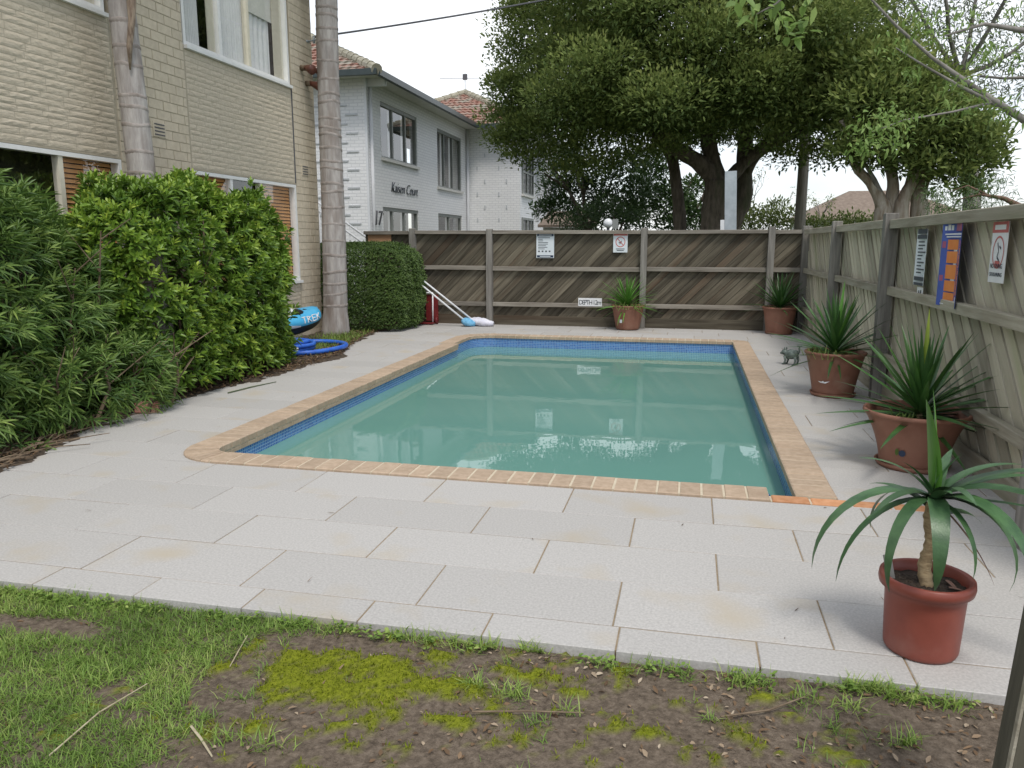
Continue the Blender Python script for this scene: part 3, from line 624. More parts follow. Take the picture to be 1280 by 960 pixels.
# wing window stands in the side wall, drawn as a recess panel proud of it
def wing_win(y0, y1, z0, z1):
    x = -6.43
    f = MB().box(x + .001, x + .06, y0, y1, z0, z0 + .07).box(x + .001, x + .06, y0, y1, z1 - .09, z1).box(x + .001, x + .06, y0, y0 + .07, z0 + .07, z1 - .09).box(x + .001, x + .06, y1 - .07, y1, z0 + .07, z1 - .09)
    win = f.build('window', mt['greyfr'], wbg)
    MB().box(x + .002, x + .02, y0 + .07, y1 - .07, z0 + .07, z1 - .09).build('pane', M('dark wing glass', (.03, .035, .035), None, 3, .05, spec=.6), win)
    for y in (y0 + (y1 - y0) * .4, y0 + (y1 - y0) * .75): MB().box(x + .021, x + .055, y - .04, y + .04, z0 + .07, z1 - .09).build('mullion', mt['greyfr'], win)
    MB().box(x + .021, x + .05, y0 + .07, y1 - .07, z0 + .8, z0 + .86).build('transom', mt['greyfr'], win)
    MB().box(x + .001, x + .1, y0 - .05, y1 + .05, z0 - .08, z0 - .002).build('sill', mt['soffit'], win)
wing_win(29.9, 32.0, 3.38, 5.2); wing_win(29.9, 32.0, .9, 2.5)
bw = MB().box(-6.429, -5.75, 32.6, 32.85, -.2, 5.1); bw.build('breeze_block_screen', mt['wplain'], wbg)
hole = MB().box(-.07, .07, -.012, 0, -.075, .075).mesh('block_hole', mt['dash'])  # thin plates on the screen; the shade of each hole is their grey colour
for r in range(12):
    for c in range(3): o = link('block_hole', hole, wbg); o.location = (-6.3 + c * .21 + (.05 if r % 2 else 0), 32.599, 2.0 + r * .26)
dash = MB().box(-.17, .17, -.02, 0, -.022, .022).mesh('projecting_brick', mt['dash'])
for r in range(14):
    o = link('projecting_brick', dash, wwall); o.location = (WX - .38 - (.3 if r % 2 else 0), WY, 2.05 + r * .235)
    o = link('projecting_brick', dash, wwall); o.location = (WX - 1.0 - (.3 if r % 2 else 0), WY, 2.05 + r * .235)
for r in range(6):
    for c in range(2):
        if (r + c) % 1 == 0:
            o = link('projecting_brick', dash, wwing); o.location = (-8.1 + c * .85 + (.3 if r % 2 else 0), 29.599, 2.4 + r * .48); o.scale = (.16, 1, 3.2)
MB().tube([(WX + .07, 29.5, -.2), (WX + .07, 29.5, GZ - .1)], .05, 10).build('downpipe', mt['wplain'], wbg, True)
MB().tube([(WX + .05, WY + .28, -.2), (WX + .05, WY + .28, GZ - .05)], .045, 10).build('downpipe', mt['wplain'], wbg, True)
# eaves, gutter, tiled hips
EV = .62; TANP = .5
def tiled_plane(o, u, v, nu, nv, du, dv, lift=.035):
    """stepped, rolled courses: o origin at eave, u along the eave, v up the slope; half-plane clipping is done by the caller's nu(v)"""
    b = MB()
    nrm = Vector(u).cross(Vector(v)).normalized()
    for r in range(nv):
        a0, a1 = nu(r * dv), nu((r + 1) * dv)
        k = max(1, int((a0[1] - a0[0]) / du)); 
        rows = []
        for s, vv, off in ((0, r * dv, lift), (1, (r + 1) * dv + .03, 0)):
            lo_, hi_ = (a0 if s == 0 else a1)
            rows.append([Vector(o) + Vector(u) * (lo_ + (hi_ - lo_) * i / (2 * k)) + Vector(v) * vv + nrm * (off + (.028 if i % 2 else 0)) for i in range(2 * k + 1)])
        m_ = 2 * k + 1
        low = [p - nrm * .05 for p in rows[0]]
        b.add(rows[0] + rows[1] + low, [(i, i + 1, m_ + i + 1, m_ + i) for i in range(2 * k)] + [(2 * m_ + i, 2 * m_ + i + 1, i + 1, i) for i in range(2 * k)])
    return b
def hip_roof(x0, x1, y0, y1, z, ridge_along_y=True, name='roof'):
    """hipped roof over the rectangle (eave lines); ridge runs along Y"""
    hw = (x1 - x0) / 2; sl = math.sqrt(1 + TANP ** 2); c = Vector(((x0 + x1) / 2, y0 + hw, z + hw * TANP)); d = Vector(((x0 + x1) / 2, y1 - hw, z + hw * TANP))
    dv = .30; nv = int(hw * sl / dv)
    f = tiled_plane((x0, y0, z), (1, 0, 0), (0, 1 / sl, TANP / sl), lambda v: (v / sl, 2 * hw - v / sl), nv, .22, dv)
    ln = y1 - y0
    g2 = tiled_plane((x1, y0, z), (0, 1, 0), (-1 / sl, 0, TANP / sl), lambda v: (v / sl, ln - v / sl), nv, .22, dv)
    f.add(g2.v, g2.f)
    g3 = tiled_plane((x0, y1, z), (0, -1, 0), (1 / sl, 0, TANP / sl), lambda v: (v / sl, ln - v / sl), nv, .5, dv); f.add(g3.v, g3.f)
    rf_ = f.build(name, mt['tile'], wbg)
    for a, b in (((x0, y0, z), c), ((x1, y0, z), c), (c, d), ((x1, y1, z), d)):
        a = Vector(a); b = Vector(b); k = int((b - a).length / .36)
        for i in range(k):
            p = a.lerp(b, i / k); q = a.lerp(b, (i + 1.12) / k)
            o = MB().tube([(0, 0, .0), q - p + Vector((0, 0, .0))], [.15, .125], 10).build('ridge_tile', mt['ridge'], rf_, False); o.location = p + Vector((0, 0, .03))
    return c
ex1, ey0 = WX + EV, WY - EV
ap = hip_roof(ex1 - 9.4, ex1, ey0, 40, GZ)
wex1 = -6.43 + EV; wey0 = 29.6 - EV
ap2 = hip_roof(wex1 - 7.2, wex1, wey0, 44, GZ + .02)
sf = MB().box(-18, WX + EV - .06, ey0 + .06, WY - .001, GZ - .03, GZ - .005).box(WX + .001, ex1 - .06, WY, 29.599, GZ - .03, GZ - .005).box(WX + EV, wex1 - .06, wey0 + .06, 29.599, GZ - .03, GZ - .006).box(-6.429, wex1 - .06, 29.6, 40, GZ - .03, GZ - .006)
sf.build('soffit', mt['soffit'], wbg)
gt = MB().box(-18, ex1, ey0 - .06, ey0 + .06, GZ - .09, GZ + .06).box(ex1 - .06, ex1 + .06, ey0 + .0601, wey0 - .05, GZ - .09, GZ + .06).box(ex1, wex1, wey0 - .05, wey0 + .06, GZ - .09, GZ + .059).box(wex1 - .06, wex1 + .06, wey0 + .061, 40, GZ - .09, GZ + .06)
gt.build('gutter', mt['gutter'], wbg)
MB().box(WX - .06, ex1 - .08, WY + .1, WY + .22, GZ - .22, GZ - .032).build('eave_bracket', mt['wplain'], wbg)
def text(name, body, size, loc, rot, m, parent=None, shear=0, ext=.004, align='LEFT', space=1, off=0.):
    c = bpy.data.curves.new(name, 'FONT'); c.body = body; c.size = size; c.extrude = ext; c.shear = shear; c.align_x = align; c.space_character = space; c.resolution_u = 3; c.offset = off
    t = bpy.data.objects.new('tmp', c); col.objects.link(t); dg = bpy.context.evaluated_depsgraph_get()
    me = bpy.data.meshes.new_from_object(t.evaluated_get(dg)); bpy.data.objects.remove(t); bpy.data.curves.remove(c)
    me.materials.clear(); me.materials.append(m); o = link(name, me, parent); o.location = loc; o.rotation_euler = rot; return o
p = atX(488, 240, WX); text('name_lettering', 'Kaisen Court', .44, (WX + .02, p.y, p.z), (R(90), 0, R(90)), mt['ink'], wbg, .35, .012, space=.95, off=-.012)
p = atX(463, 281, WX); text('number_lettering', '17', .56, (WX + .11, p.y, p.z), (R(90), 0, R(90)), mt['letter'], wbg, .2, .015)
an = thing('television_antenna', 'thin television antenna on the far roof ridge of the white flats', 'antenna', (ap2.x, ap2.y, ap2.z + .04))
MB().tube([(0, 0, 0), (0, 0, .75)], .018, 6).build('mast', mt['metal'], an)
MB().tube([(-1.1, 0, .6), (1.1, 0, .52)], .012, 6).build('boom', mt['metal'], an)
MB().box(-.09, .09, -.05, .05, .5, .72).build('amplifier', mt['letter'], an)
# stair railing left of the fence
sr = thing('stair_railing', 'white metal stair railing sloping down behind the clipped hedge', 'railing', (-7.6, 16.5, 0))
for dz in (0, -.18): MB().tube([(-.9, 0, 2.62 + dz), (1.15, 0, 1.22 + dz)], .024, 8).build('handrail', mt['whitepl'], sr, True)
for k in range(9): x = -.85 + k * .24; MB().tube([(x, 0, -.1), (x, 0, 2.42 - (x + .9) * .683)], .014, 6).build('baluster', mt['whitepl'], sr, True)
# ================================================================ PALMS
def palm(label, base, r0, r1, top, h, sheath=False):
    t = thing('palm_tree', label, 'palm', base)
    n = 40; pts = []; rad = []
    for i in range(n + 1):
        s = i / n; zc = h * s
        pts.append(Vector((top[0] * s + .015 * math.sin(s * 7), top[1] * s, zc - .1))); rad.append(r1 + (r0 - r1) * max(0, 1 - s * 1.6) + (.05 * max(0, 1 - s * 14)) + random.uniform(-.003, .003))
    MB().tube(pts, rad, 22).build('trunk', mt['palm'], t, True)
    zc = .35
    while zc < h - .2:
        s = zc / h; c = Vector((top[0] * s + .015 * math.sin(s * 7), top[1] * s, zc - .1)); rr = r1 + (r0 - r1) * max(0, 1 - s * 1.6) + .004
        tl = Vector((random.uniform(-.06, .06), random.uniform(-.06, .06), 0)); b = MB(); k = 22; vs = []
        for dz, dr in ((-.034, -.006), (-.012, .001), (.012, .002), (.022, -.006)):
            for q in range(k):
                a = 2 * math.pi * q / k; d = Vector((math.cos(a), math.sin(a), 0)); wob = .006 * math.sin(3 * a + zc * 9)
                vs.append(c + d * (rr + dr) + Vector((0, 0, dz + d.dot(tl) * rr * 2 + wob)))
        b.add(vs, [(i * k + q, i * k + (q + 1) % k, (i + 1) * k + (q + 1) % k, (i + 1) * k + q) for i in range(3) for q in range(k)])
        b.build('ring', mt['palm_ring'], t, True)
        zc += random.uniform(.10, .32)
    # crown of fronds, above the frame
    tp = Vector((top[0], top[1], h - .15))
    MB().tube([tp, tp + Vector((0, 0, .5)), tp + Vector((0, 0, 1.0))], [r1 * 1.05, r1 * 1.1, r1 * .5], 16).build('crownshaft', M('green crownshaft', (.10, .17, .05), (.16, .24, .08), 6, .5), t, True)
    for k in range(11):
        a = k * 2.4; L_ = 2.3; P = []; D = []; Nn = []
        pth = []
        for i in range(13):
            s = i / 12; pth.append(tp + Vector((0, 0, .95)) + Vector((math.cos(a), math.sin(a), 0)) * L_ * s * .85 + Vector((0, 0, 1.0 * s - 1.55 * s * s)))
        fr = MB().tube(pth, [.03 - .024 * i / 12 for i in range(13)], 5).build('frond', mt['twig'], t)
        for i in range(2, 12):
            for j_ in range(3):
                q = pth[i].lerp(pth[i + 1], j_ / 3); d = (pth[i + 1] - pth[i]).normalized(); sd = d.cross(Vector((0, 0, 1))).normalized()
                for sg in (-1, 1): P.append(q); D.append(sd * sg + d * .5 - Vector((0, 0, .25))); Nn.append(Vector((0, 0, 1)))
        leaf_mesh('leaflets', np.array(P), np.array(D), np.array(Nn), np.full(len(P), .5), np.full(len(P), .04), lf['willow'], parent=fr)
    if sheath:
        b = MB(); c = Vector(sheath); pts = [c + Vector((0, 0, .55)), c + Vector((.03, -.02, .35)), c + Vector((.05, -.05, .1)), c + Vector((.03, -.06, -.25)), c + Vector((-.03, -.05, -.5)), c + Vector((-.06, -.03, -.72))]
        b.tube(pts, [.09, .075, .06, .035, .03, .008], 9); b.build('dry_sheath', mt['palm_dry'], t, True)
b0 = atX(192, 330, -5.85); tpx = atX(160, 0, -5.9)
palm('ringed palm trunk with hanging dry sheath rising from behind the hedge', (b0.x, b0.y + .02, 0), .155, .132, (-.12, -.12), 6.6, (.10, -.16, 4.05))
palm('smooth ringed palm trunk beside the kayak and hose', (-5.94, 12.36, .0), .21, .175, (.06, .1), 6.8)
# ================================================================ HEDGES
def shell(n, c, h, e=3.2, bump=.1, zmin=None, seed=0):
    d = unit(n); q = (np.abs(d) ** e).sum(1) ** (1 / e); p = d / q[:, None]
    f = 1 + bump * (np.sin(p[:, 0] * 5 + p[:, 1] * 7 + seed) * .5 + np.sin(p[:, 1] * 11 + p[:, 2] * 6 + seed * 2) * .35 + np.sin(p[:, 2] * 13 + p[:, 0] * 9 + seed) * .25)
    nr = np.sign(p) * np.abs(p) ** (e - 1) / np.array(h); nr /= np.linalg.norm(nr, axis=1, keepdims=True)
    return p * f[:, None] * np.array(h) + np.array(c), nr
def hedge(name, label, cat, c, h, nsh, leaf, ll, lw, nl, mat_, spread, e=3.2, bump=.1, seed=0, stems=14, up=.5, hue=0, skin=.12, droop=.12):
    t = thing(name, label, cat, (c[0], c[1], 0))
    P, nr = shell(nsh, (0, 0, c[2]), h, e, bump, seed=seed)
    keep = P[:, 2] > .05; P, nr = P[keep], nr[keep]
    P = P - nr * (np.abs(rng.normal(size=(len(P), 1))) * skin) + nr * ((rng.random((len(P), 1)) < .09) * rng.random((len(P), 1)) * skin * 1.3)
    ax = nr * .8 + rng.normal(size=P.shape) * .35; ax[:, 2] += up; ax /= np.linalg.norm(ax, axis=1, keepdims=True)
    ref = np.where(np.abs(ax[:, 2:]) > .9, np.array([[1., 0, 0]]), np.array([[0, 0, 1.]])); u = np.cross(ax, ref); u /= np.linalg.norm(u, axis=1, keepdims=True); v = np.cross(ax, u)
    shoot = np.clip(.45 + .28 * rng.normal(size=len(P)) + hue * np.sin(P[:, 1] * 3 + P[:, 2] * 4), 0, 1)
    PP, DD, NN, LL, WW_, TT = [], [], [], [], [], []
    for k in range(nl):
        a = k * 2.39996 + rng.random(len(P)) * .8; s = k / nl; inc = spread * (1.15 - .75 * s) * (.8 + .4 * rng.random(len(P)))
        d = ax * np.cos(inc)[:, None] + (u * np.cos(a)[:, None] + v * np.sin(a)[:, None]) * np.sin(inc)[:, None]
        nn = ax * np.sin(inc)[:, None] - (u * np.cos(a)[:, None] + v * np.sin(a)[:, None]) * np.cos(inc)[:, None]
        PP.append(P + ax * (ll * .75 * s)); DD.append(d); NN.append(nn); LL.append(ll * (1.1 - .45 * s) * (.75 + .5 * rng.random(len(P)))); WW_.append(np.full(len(P), lw) * (1.1 - .35 * s))
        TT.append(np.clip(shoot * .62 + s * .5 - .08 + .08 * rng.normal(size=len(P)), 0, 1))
    leaf_mesh('foliage', np.concatenate(PP), np.concatenate(DD), np.concatenate(NN), np.concatenate(LL), np.concatenate(WW_), mat_, .15, droop, np.concatenate(TT), t)
    b = MB()
    for k in range(stems):
        x, y = random.uniform(-.6, .6) * h[0], random.uniform(-.9, .9) * h[1]
        tip = Vector((x * 1.3 + random.uniform(-.2, .2), y * 1.02 + random.uniform(-.3, .3), c[2] + h[2] * random.uniform(.2, .75)))
        m_ = Vector((x, y, 0)).lerp(tip, .5) + Vector((random.uniform(-.08, .08), random.uniform(-.08, .08), 0))
        b.tube([(x * .9, y * .97, -.05), m_, tip], [.02, .014, .005], 6)
        for q in range(4):
            s0 = m_.lerp(tip, random.random()); b.tube([s0, s0 + Vector((random.uniform(-.35, .35), random.uniform(-.35, .35), random.uniform(.1, .4)))], [.007, .003], 5)
    o = b.build('stems', mt['twig'], t); o['kind'] = 'stuff'; return t
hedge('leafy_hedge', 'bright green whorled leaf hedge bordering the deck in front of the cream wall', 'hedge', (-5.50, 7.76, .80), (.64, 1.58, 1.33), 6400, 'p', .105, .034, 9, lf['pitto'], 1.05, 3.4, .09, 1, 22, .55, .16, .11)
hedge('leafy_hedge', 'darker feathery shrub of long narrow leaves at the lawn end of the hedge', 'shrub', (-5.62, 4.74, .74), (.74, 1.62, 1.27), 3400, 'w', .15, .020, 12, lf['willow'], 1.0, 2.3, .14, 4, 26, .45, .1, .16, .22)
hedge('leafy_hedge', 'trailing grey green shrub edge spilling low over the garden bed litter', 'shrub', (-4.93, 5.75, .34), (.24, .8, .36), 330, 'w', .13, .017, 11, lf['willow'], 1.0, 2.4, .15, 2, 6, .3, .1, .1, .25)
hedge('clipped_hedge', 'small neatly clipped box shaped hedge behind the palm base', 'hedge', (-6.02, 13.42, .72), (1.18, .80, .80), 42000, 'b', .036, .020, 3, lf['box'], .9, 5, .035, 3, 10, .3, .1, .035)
# grass at the palm's foot
def blades(name, pts, ln, wd, mat_, parent=None, lean=.5, tint=None, structural=True):
    n = len(pts); a = rng.random(n) * 2 * np.pi; le = lean * (.25 + rng.random(n)); d = np.stack([np.cos(a) * le, np.sin(a) * le, np.ones(n)], 1); d /= np.linalg.norm(d, axis=1, keepdims=True)
    sd = np.stack([-np.sin(a), np.cos(a), np.zeros(n)], 1); L_ = (ln * (.5 + .8 * rng.random(n)))[:, None]; W_ = wd * (.7 + .6 * rng.random(n))[:, None]
    out_ = np.stack([np.cos(a), np.sin(a), np.zeros(n)], 1) * L_ * (.25 * le[:, None] * 2)
    b0 = pts - sd * W_ / 2; b1 = pts + sd * W_ / 2; m0 = pts + d * L_ * .55 - sd * W_ * .4; m1 = pts + d * L_ * .55 + sd * W_ * .4; tp = pts + d * L_ + out_ * .6 - np.array([[0, 0, 1]]) * L_ * .18 * le[:, None]
    V = np.stack([b0, b1, m1, m0, tp - sd * W_ * .06, tp + sd * W_ * .06], 1).reshape(-1, 3); k = np.arange(n) * 6
    F = np.concatenate([np.stack([k, k + 1, k + 2, k + 3], 1), np.stack([k + 3, k + 2, k + 5, k + 4], 1)])
    t = tint if tint is not None else np.clip(.5 + .22 * rng.normal(size=n), 0, 1)
    o = link(name, np_mesh(name, V, F, mat_, np.concatenate([t, t])), parent); o['kind'] = 'stuff'; return o
pts = np.stack([rng.normal(-5.45, .28, 2600), rng.normal(11.3, .8, 2600), np.full(2600, .01)], 1)
pts = pts[[p_[0] < deck_left(p_[1]) - .01 for p_ in pts]]
blades('palm_foot_grass', pts, .09, .006, lf['grass'], lean=.9)
# ================================================================ TREES
def branch(b, p, d, ln, r, depth, tips, spread=.6, up=.15, n=4, kids=(2, 3), shrink=.68, nseg=8):
    pts = [p.copy()]; dd = d.normalized()
    for i in range(n):
        dd = (dd + Vector((random.gauss(0, .13), random.gauss(0, .13), random.gauss(0, .1) + up * .25))).normalized(); pts.append(pts[-1] + dd * ln / n)
    b.tube(pts, [r * (1 - .4 * i / n) for i in range(n + 1)], nseg)
    if depth == 0: tips.append((pts[-1], dd)); tips.append((pts[-2], dd)); return
    for k in range(random.choice(kids)):
        nd = (dd + Vector((random.gauss(0, spread), random.gauss(0, spread), random.gauss(0, spread * .6) + up))).normalized()
        branch(b, pts[-1] if k else pts[-1], nd, ln * shrink * random.uniform(.8, 1.15), r * .58, depth - 1, tips, spread, up, n, kids, shrink, max(4, nseg - 2))
def crown_leaves(name, clumps, n_per, ll, lw, mat_, parent, droop=.15, up=.35, light=.5, inner=.3):
    PP, DD, TT = [], [], []
    for c, r in clumps:
        n = int(n_per * (r[0] * r[1] + r[0] * r[2] + r[1] * r[2]) / 3)
        d = unit(n); d[:, 2] = np.where((d[:, 2] < -.35) & (rng.random(n) < .6), -d[:, 2], d[:, 2])
        rad = np.where(rng.random(n) < inner, rng.random(n) ** .5, 1 + .09 * rng.normal(size=n))
        # sub-tufts: pull leaves toward random tuft centres so the clump breaks into sprays
        p = d * rad[:, None] * np.array(r); tu = unit(max(5, min(26, n // 16))) * np.array(r); j_ = rng.integers(0, len(tu), n)
        p = p * .62 + tu[j_] * .38 + rng.normal(size=(n, 3)) * .03
        PP.append(p + np.array(c)); dd = d + rng.normal(size=(n, 3)) * .55; dd[:, 2] += up; DD.append(dd)
        TT.append(np.clip(.30 + light * .55 * d[:, 2] * (rad > .85) + .13 * rng.normal(size=n) + .26 * (rng.random(len(tu))[j_] - .5), 0, 1))  # upper outer leaves lighter, undersides darker: light from above painted into the tint
    P = np.concatenate(PP); D = np.concatenate(DD); n = len(P)
    leaf_mesh(name, P, D, unit(n) * .6 + np.array([[0, -.2, .8]]), ll * (.7 + .6 * rng.random(n)), lw * (.7 + .6 * rng.random(n)), mat_, .12, droop, np.concatenate(TT), parent)
def ellipsoid_clumps(c, R3, k, cr, zlow, seed, flat=.68, jit=.12, ymax=9):
    rs = random.Random(seed); out_ = []
    for i in range(k):
        zf = 1 - 2 * (i + .5) / k; ph = i * 2.39996; s = math.sqrt(1 - zf * zf); q = Vector((s * math.cos(ph), s * math.sin(ph), zf))
        f = 1 + rs.uniform(-jit, jit); p = Vector((c[0] + q.x * R3[0] * f, c[1] + q.y * R3[1] * f, c[2] + q.z * R3[2] * f))
        if p.z < zlow: p.z = zlow + rs.uniform(0, .5)
        r = cr * rs.uniform(.75, 1.25); out_.append((p, (r, r, r * flat)))
    return out_
# --- the big fig behind the back fence
fig = thing('fig_tree', 'huge dark green spreading tree with forked trunk behind the back fence', 'tree', (.55, 20, -.13))
F0 = Vector((.55, 20, -.13)); b = MB()
def rel(px, py, Y): return atY(px, py, Y) - F0
def limb(b, pix, rads, n=12):
    pts = [rel(*q) for q in pix]; fine = []; fr = []
    for i in range(len(pts) - 1):
        for k in range(4):
            s = k / 4; p0 = pts[max(i - 1, 0)]; p1 = pts[i]; p2 = pts[i + 1]; p3 = pts[min(i + 2, len(pts) - 1)]
            fine.append(.5 * ((2 * p1) + (p2 - p0) * s + (2 * p0 - 5 * p1 + 4 * p2 - p3) * s * s + (3 * p1 - p0 - 3 * p2 + p3) * s ** 3)); fr.append(rads[i] + (rads[i + 1] - rads[i]) * s)
    fine.append(pts[-1]); fr.append(rads[-1]); b.tube(fine, [x * (1 + random.uniform(-.06, .06)) for x in fr], n)
limb(b, [(890, 385, 20), (894, 285, 20), (897, 250, 20), (900, 225, 20)], [.46, .38, .35, .34])
limb(b, [(900, 230, 20), (876, 205, 19.9), (852, 190, 19.7), (822, 170, 19.4), (780, 120, 19)], [.25, .20, .17, .14, .06])
limb(b, [(898, 228, 20), (886, 180, 20.1), (884, 140, 20.2), (872, 60, 20.4), (860, -40, 20.5)], [.22, .19, .17, .13, .06])
limb(b, [(905, 232, 20), (922, 212, 20.1), (945, 190, 20.1), (975, 165, 20), (1030, 130, 19.8)], [.18, .15, .13, .11, .05])
limb(b, [(906, 385, 20.6), (913, 285, 20.6), (928, 250, 20.6), (930, 215, 20.6), (932, 170, 20.6), (940, 80, 20.8), (950, -20, 21)], [.29, .26, .23, .20, .18, .13, .06])
limb(b, [(930, 225, 20.6), (945, 195, 20.4), (985, 172, 20.2), (1050, 150, 20)], [.15, .12, .10, .04])
b.build('trunk', mt['bark'], fig, True)
b = MB(); limb(b, [(851, 385, 20.8), (850, 285, 20.8), (846, 235, 20.8), (838, 190, 20.7), (815, 130, 20.5), (760, 90, 20)], [.19, .17, .155, .14, .10, .05]); b.build('trunk', mt['bark'], fig, True)
cl = ellipsoid_clumps((-.35, 20.3, 6.2), (4.0, 3.9, 3.6), 96, 1.02, 4.35, 3, .58, .2)
cl += ellipsoid_clumps((-.1, 20.2, 6.3), (2.8, 2.6, 2.3), 34, 1.3, 4.6, 9)
cl += [(atY(px, py, Y), (r, r, r * .62)) for px, py, Y, r in ((628, 150, 19.6, .75), (640, 178, 19.8, .7), (655, 120, 19.4, .9), (640, 60, 19.8, .8), (665, 20, 20, .9), (690, 165, 19, .9), (720, 185, 19, .8), (765, 160, 18.4, 1.0), (820, 130, 17.8, 1.0), (700, 90, 18.5, 1.1), (770, 60, 17.6, 1.1), (850, 80, 17.2, 1.15), (935, 110, 17.4, 1.1), (1000, 150, 18, 1.0), (985, 195, 18.6, .6), (955, 175, 18.2, .7), (1030, 195, 19, .6), (1050, 165, 18.8, .9), (800, 20, 17.8, 1.0), (930, 30, 17.8, 1.1), (1010, 60, 18, 1.1), (1060, 95, 18.6, 1.0), (870, 160, 18.2, .8), (650, 195, 19.6, .55), (680, 200, 19.4, .6), (715, 215, 19.2, .55), (750, 205, 18.8, .6), (800, 195, 18.6, .6), (840, 185, 18.4, .5), (635, 110, 19.6, .7), (625, 175, 19.8, .5), (660, 160, 19.2, .7))]
cl = [(c - F0, r) for c, r in cl]
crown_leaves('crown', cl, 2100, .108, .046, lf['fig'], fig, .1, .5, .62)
# --- right hand tree with pale split trunks
rt = thing('tree', 'tree with three pale shedding trunks beyond the pale fence', 'tree', (3.95, 17, -.13)); F0 = Vector((3.95, 17, -.13))
for pix, rd in (([(1102, 400, 17), (1104, 275, 17), (1101, 252, 17), (1088, 228, 17), (1068, 205, 16.9), (1052, 150, 16.8)], [.19, .17, .13, .10, .08, .05]),
                ([(1106, 400, 17.1), (1108, 278, 17.1), (1114, 250, 17.1), (1116, 225, 17.1), (1106, 180, 17.1), (1090, 110, 17)], [.16, .15, .12, .11, .09, .05]),
                ([(1128, 400, 17), (1126, 275, 17), (1130, 248, 17), (1140, 225, 17), (1146, 180, 17), (1150, 100, 17)], [.16, .145, .12, .11, .10, .05]),
                ([(1146, 400, 17.2), (1150, 272, 17.2), (1148, 245, 17.2), (1158, 215, 17.2), (1166, 190, 17.2), (1190, 120, 17.2)], [.20, .18, .14, .12, .11, .05])):
    b = MB(); limb(b, pix, rd); b.build('trunk', mt['bark_p'], rt, True)
b = MB(); limb(b, [(1104, 250, 17), (1093, 225, 16.9), (1078, 200, 16.8), (1068, 185, 16.8)], [.06, .045, .035, .02], 7); b.build('branch', mt['bark_g'], rt, True)
cl = [(atY(px, py, Y) - F0, (r, r, r * .6)) for px, py, Y, r in ((1060, 130, 17.6, 1.0), (1075, 175, 17, .75), (1110, 175, 16.6, .8), (1150, 180, 16.8, .8), (1195, 175, 16.8, .8), (1215, 205, 16.8, .6), (1232, 175, 17, .5), (1240, 195, 17, .42), (1190, 222, 16.7, .5), (1150, 205, 16.5, .5), (1100, 130, 16.6, 1.0), (1150, 140, 16.6, .95), (1200, 145, 16.8, .8), (1080, 85, 17.2, 1.0), (1120, 95, 16.8, .95), (1160, 112, 16.8, .8), (1060, 190, 16.6, .45), (1090, 200, 16.5, .4), (1130, 205, 16.6, .45), (1215, 235, 16.9, .35), (1110, 60, 17.5, .8), (1120, 150, 18.4, 1.1), (1180, 160, 18.4, 1.0))]
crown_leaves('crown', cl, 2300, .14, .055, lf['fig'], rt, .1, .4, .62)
# --- background trees and shrubs
def simple_tree(name, label, base, h, clumps, n_per, ll, lw, mat_, bark='bark', r=.14, depth=2, light=.4, inner=.3):
    t = thing(name, label, 'tree', base); b = MB(); tips = []
    branch(b, Vector((0, 0, -.1)), Vector((0, 0, 1)), h * .5, r, depth, tips, .55, .25); b.build('trunk', mt[bark], t, True)
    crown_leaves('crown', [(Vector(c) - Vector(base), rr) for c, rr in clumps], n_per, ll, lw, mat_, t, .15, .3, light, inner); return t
def pxc(lst, flat=.75): return [(atY(x, y, Y), (r, r, r * flat)) for x, y, Y, r in lst]
simple_tree('tree', 'dark open tree between the white flats and the forked trunk', tuple(Vector((*atY(735, 300, 25).xy, -.13))), 4.2, pxc([(705, 215, 25, .8), (725, 245, 25, .9), (700, 260, 25, .7), (755, 225, 24.6, .9), (770, 260, 25, .8), (740, 275, 25, .8), (690, 235, 25.3, .5), (720, 195, 25.5, .7), (785, 205, 25, .7), (800, 240, 25.2, .6), (680, 262, 25, .5), (785, 275, 25, .6)]), 1700, .16, .05, lf['dark'])
simple_tree('tree', 'green bushy tree directly behind the thin left fork trunk', tuple(Vector((*atY(818, 300, 28).xy, -.13))), 4.0, pxc([(810, 225, 28, .9), (835, 250, 28, .9), (800, 265, 28, .9), (860, 262, 28, .8), (825, 200, 28, .7), (868, 235, 28.5, .6), (845, 280, 27.6, .8), (880, 275, 28.5, .6)]), 1500, .17, .06, leaf_mat('mid green tree leaf', (.03, .06, .02), (.07, .13, .035), (.15, .24, .06), .5, .25))
simple_tree('tree', 'low blue green tree beside the white globe lamp', tuple(Vector((*atY(762, 300, 22).xy, -.13))), 2.4, pxc([(735, 275, 22, .6), (775, 272, 22, .55), (800, 280, 22, .5), (715, 280, 22, .45), (755, 262, 22.4, .55)]), 1300, .13, .035, lf['dark'])
def shrub(label, lst, n_per, mat_, ll=.14, lw=.05, bark='twig'):
    x, y, Y, r = lst[0]; base = atY(x, y, Y); base.z = -.13
    t = thing('shrub', label, 'shrub', base); b = MB()
    for c, rr in pxc(lst): b.tube([(0, 0, -.05), ((c - base) * .5) + Vector((.05, 0, 0)), c - base], [.04, .025, .01], 5)
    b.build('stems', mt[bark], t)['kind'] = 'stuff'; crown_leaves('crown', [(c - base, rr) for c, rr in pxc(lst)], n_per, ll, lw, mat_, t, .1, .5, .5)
shrub('yellow green shrub mass between the forked trunk and the timber pole', [(955, 282, 27, .8), (925, 285, 27, .7), (985, 280, 27, .75), (940, 268, 27.4, .5), (970, 262, 27.5, .5)], 1200, lf['yellow'])
shrub('yellow green shrub mass right of the timber pole', [(1035, 288, 27, .75), (1010, 285, 27, .6), (1065, 284, 27, .7), (1095, 285, 27, .6)], 1200, lf['yellow'])
shrub('olive shrub filling the gap beside the grey steel post', [(885, 285, 29, .7), (905, 270, 29, .6), (922, 262, 29.3, .5)], 1000, lf['euc'])
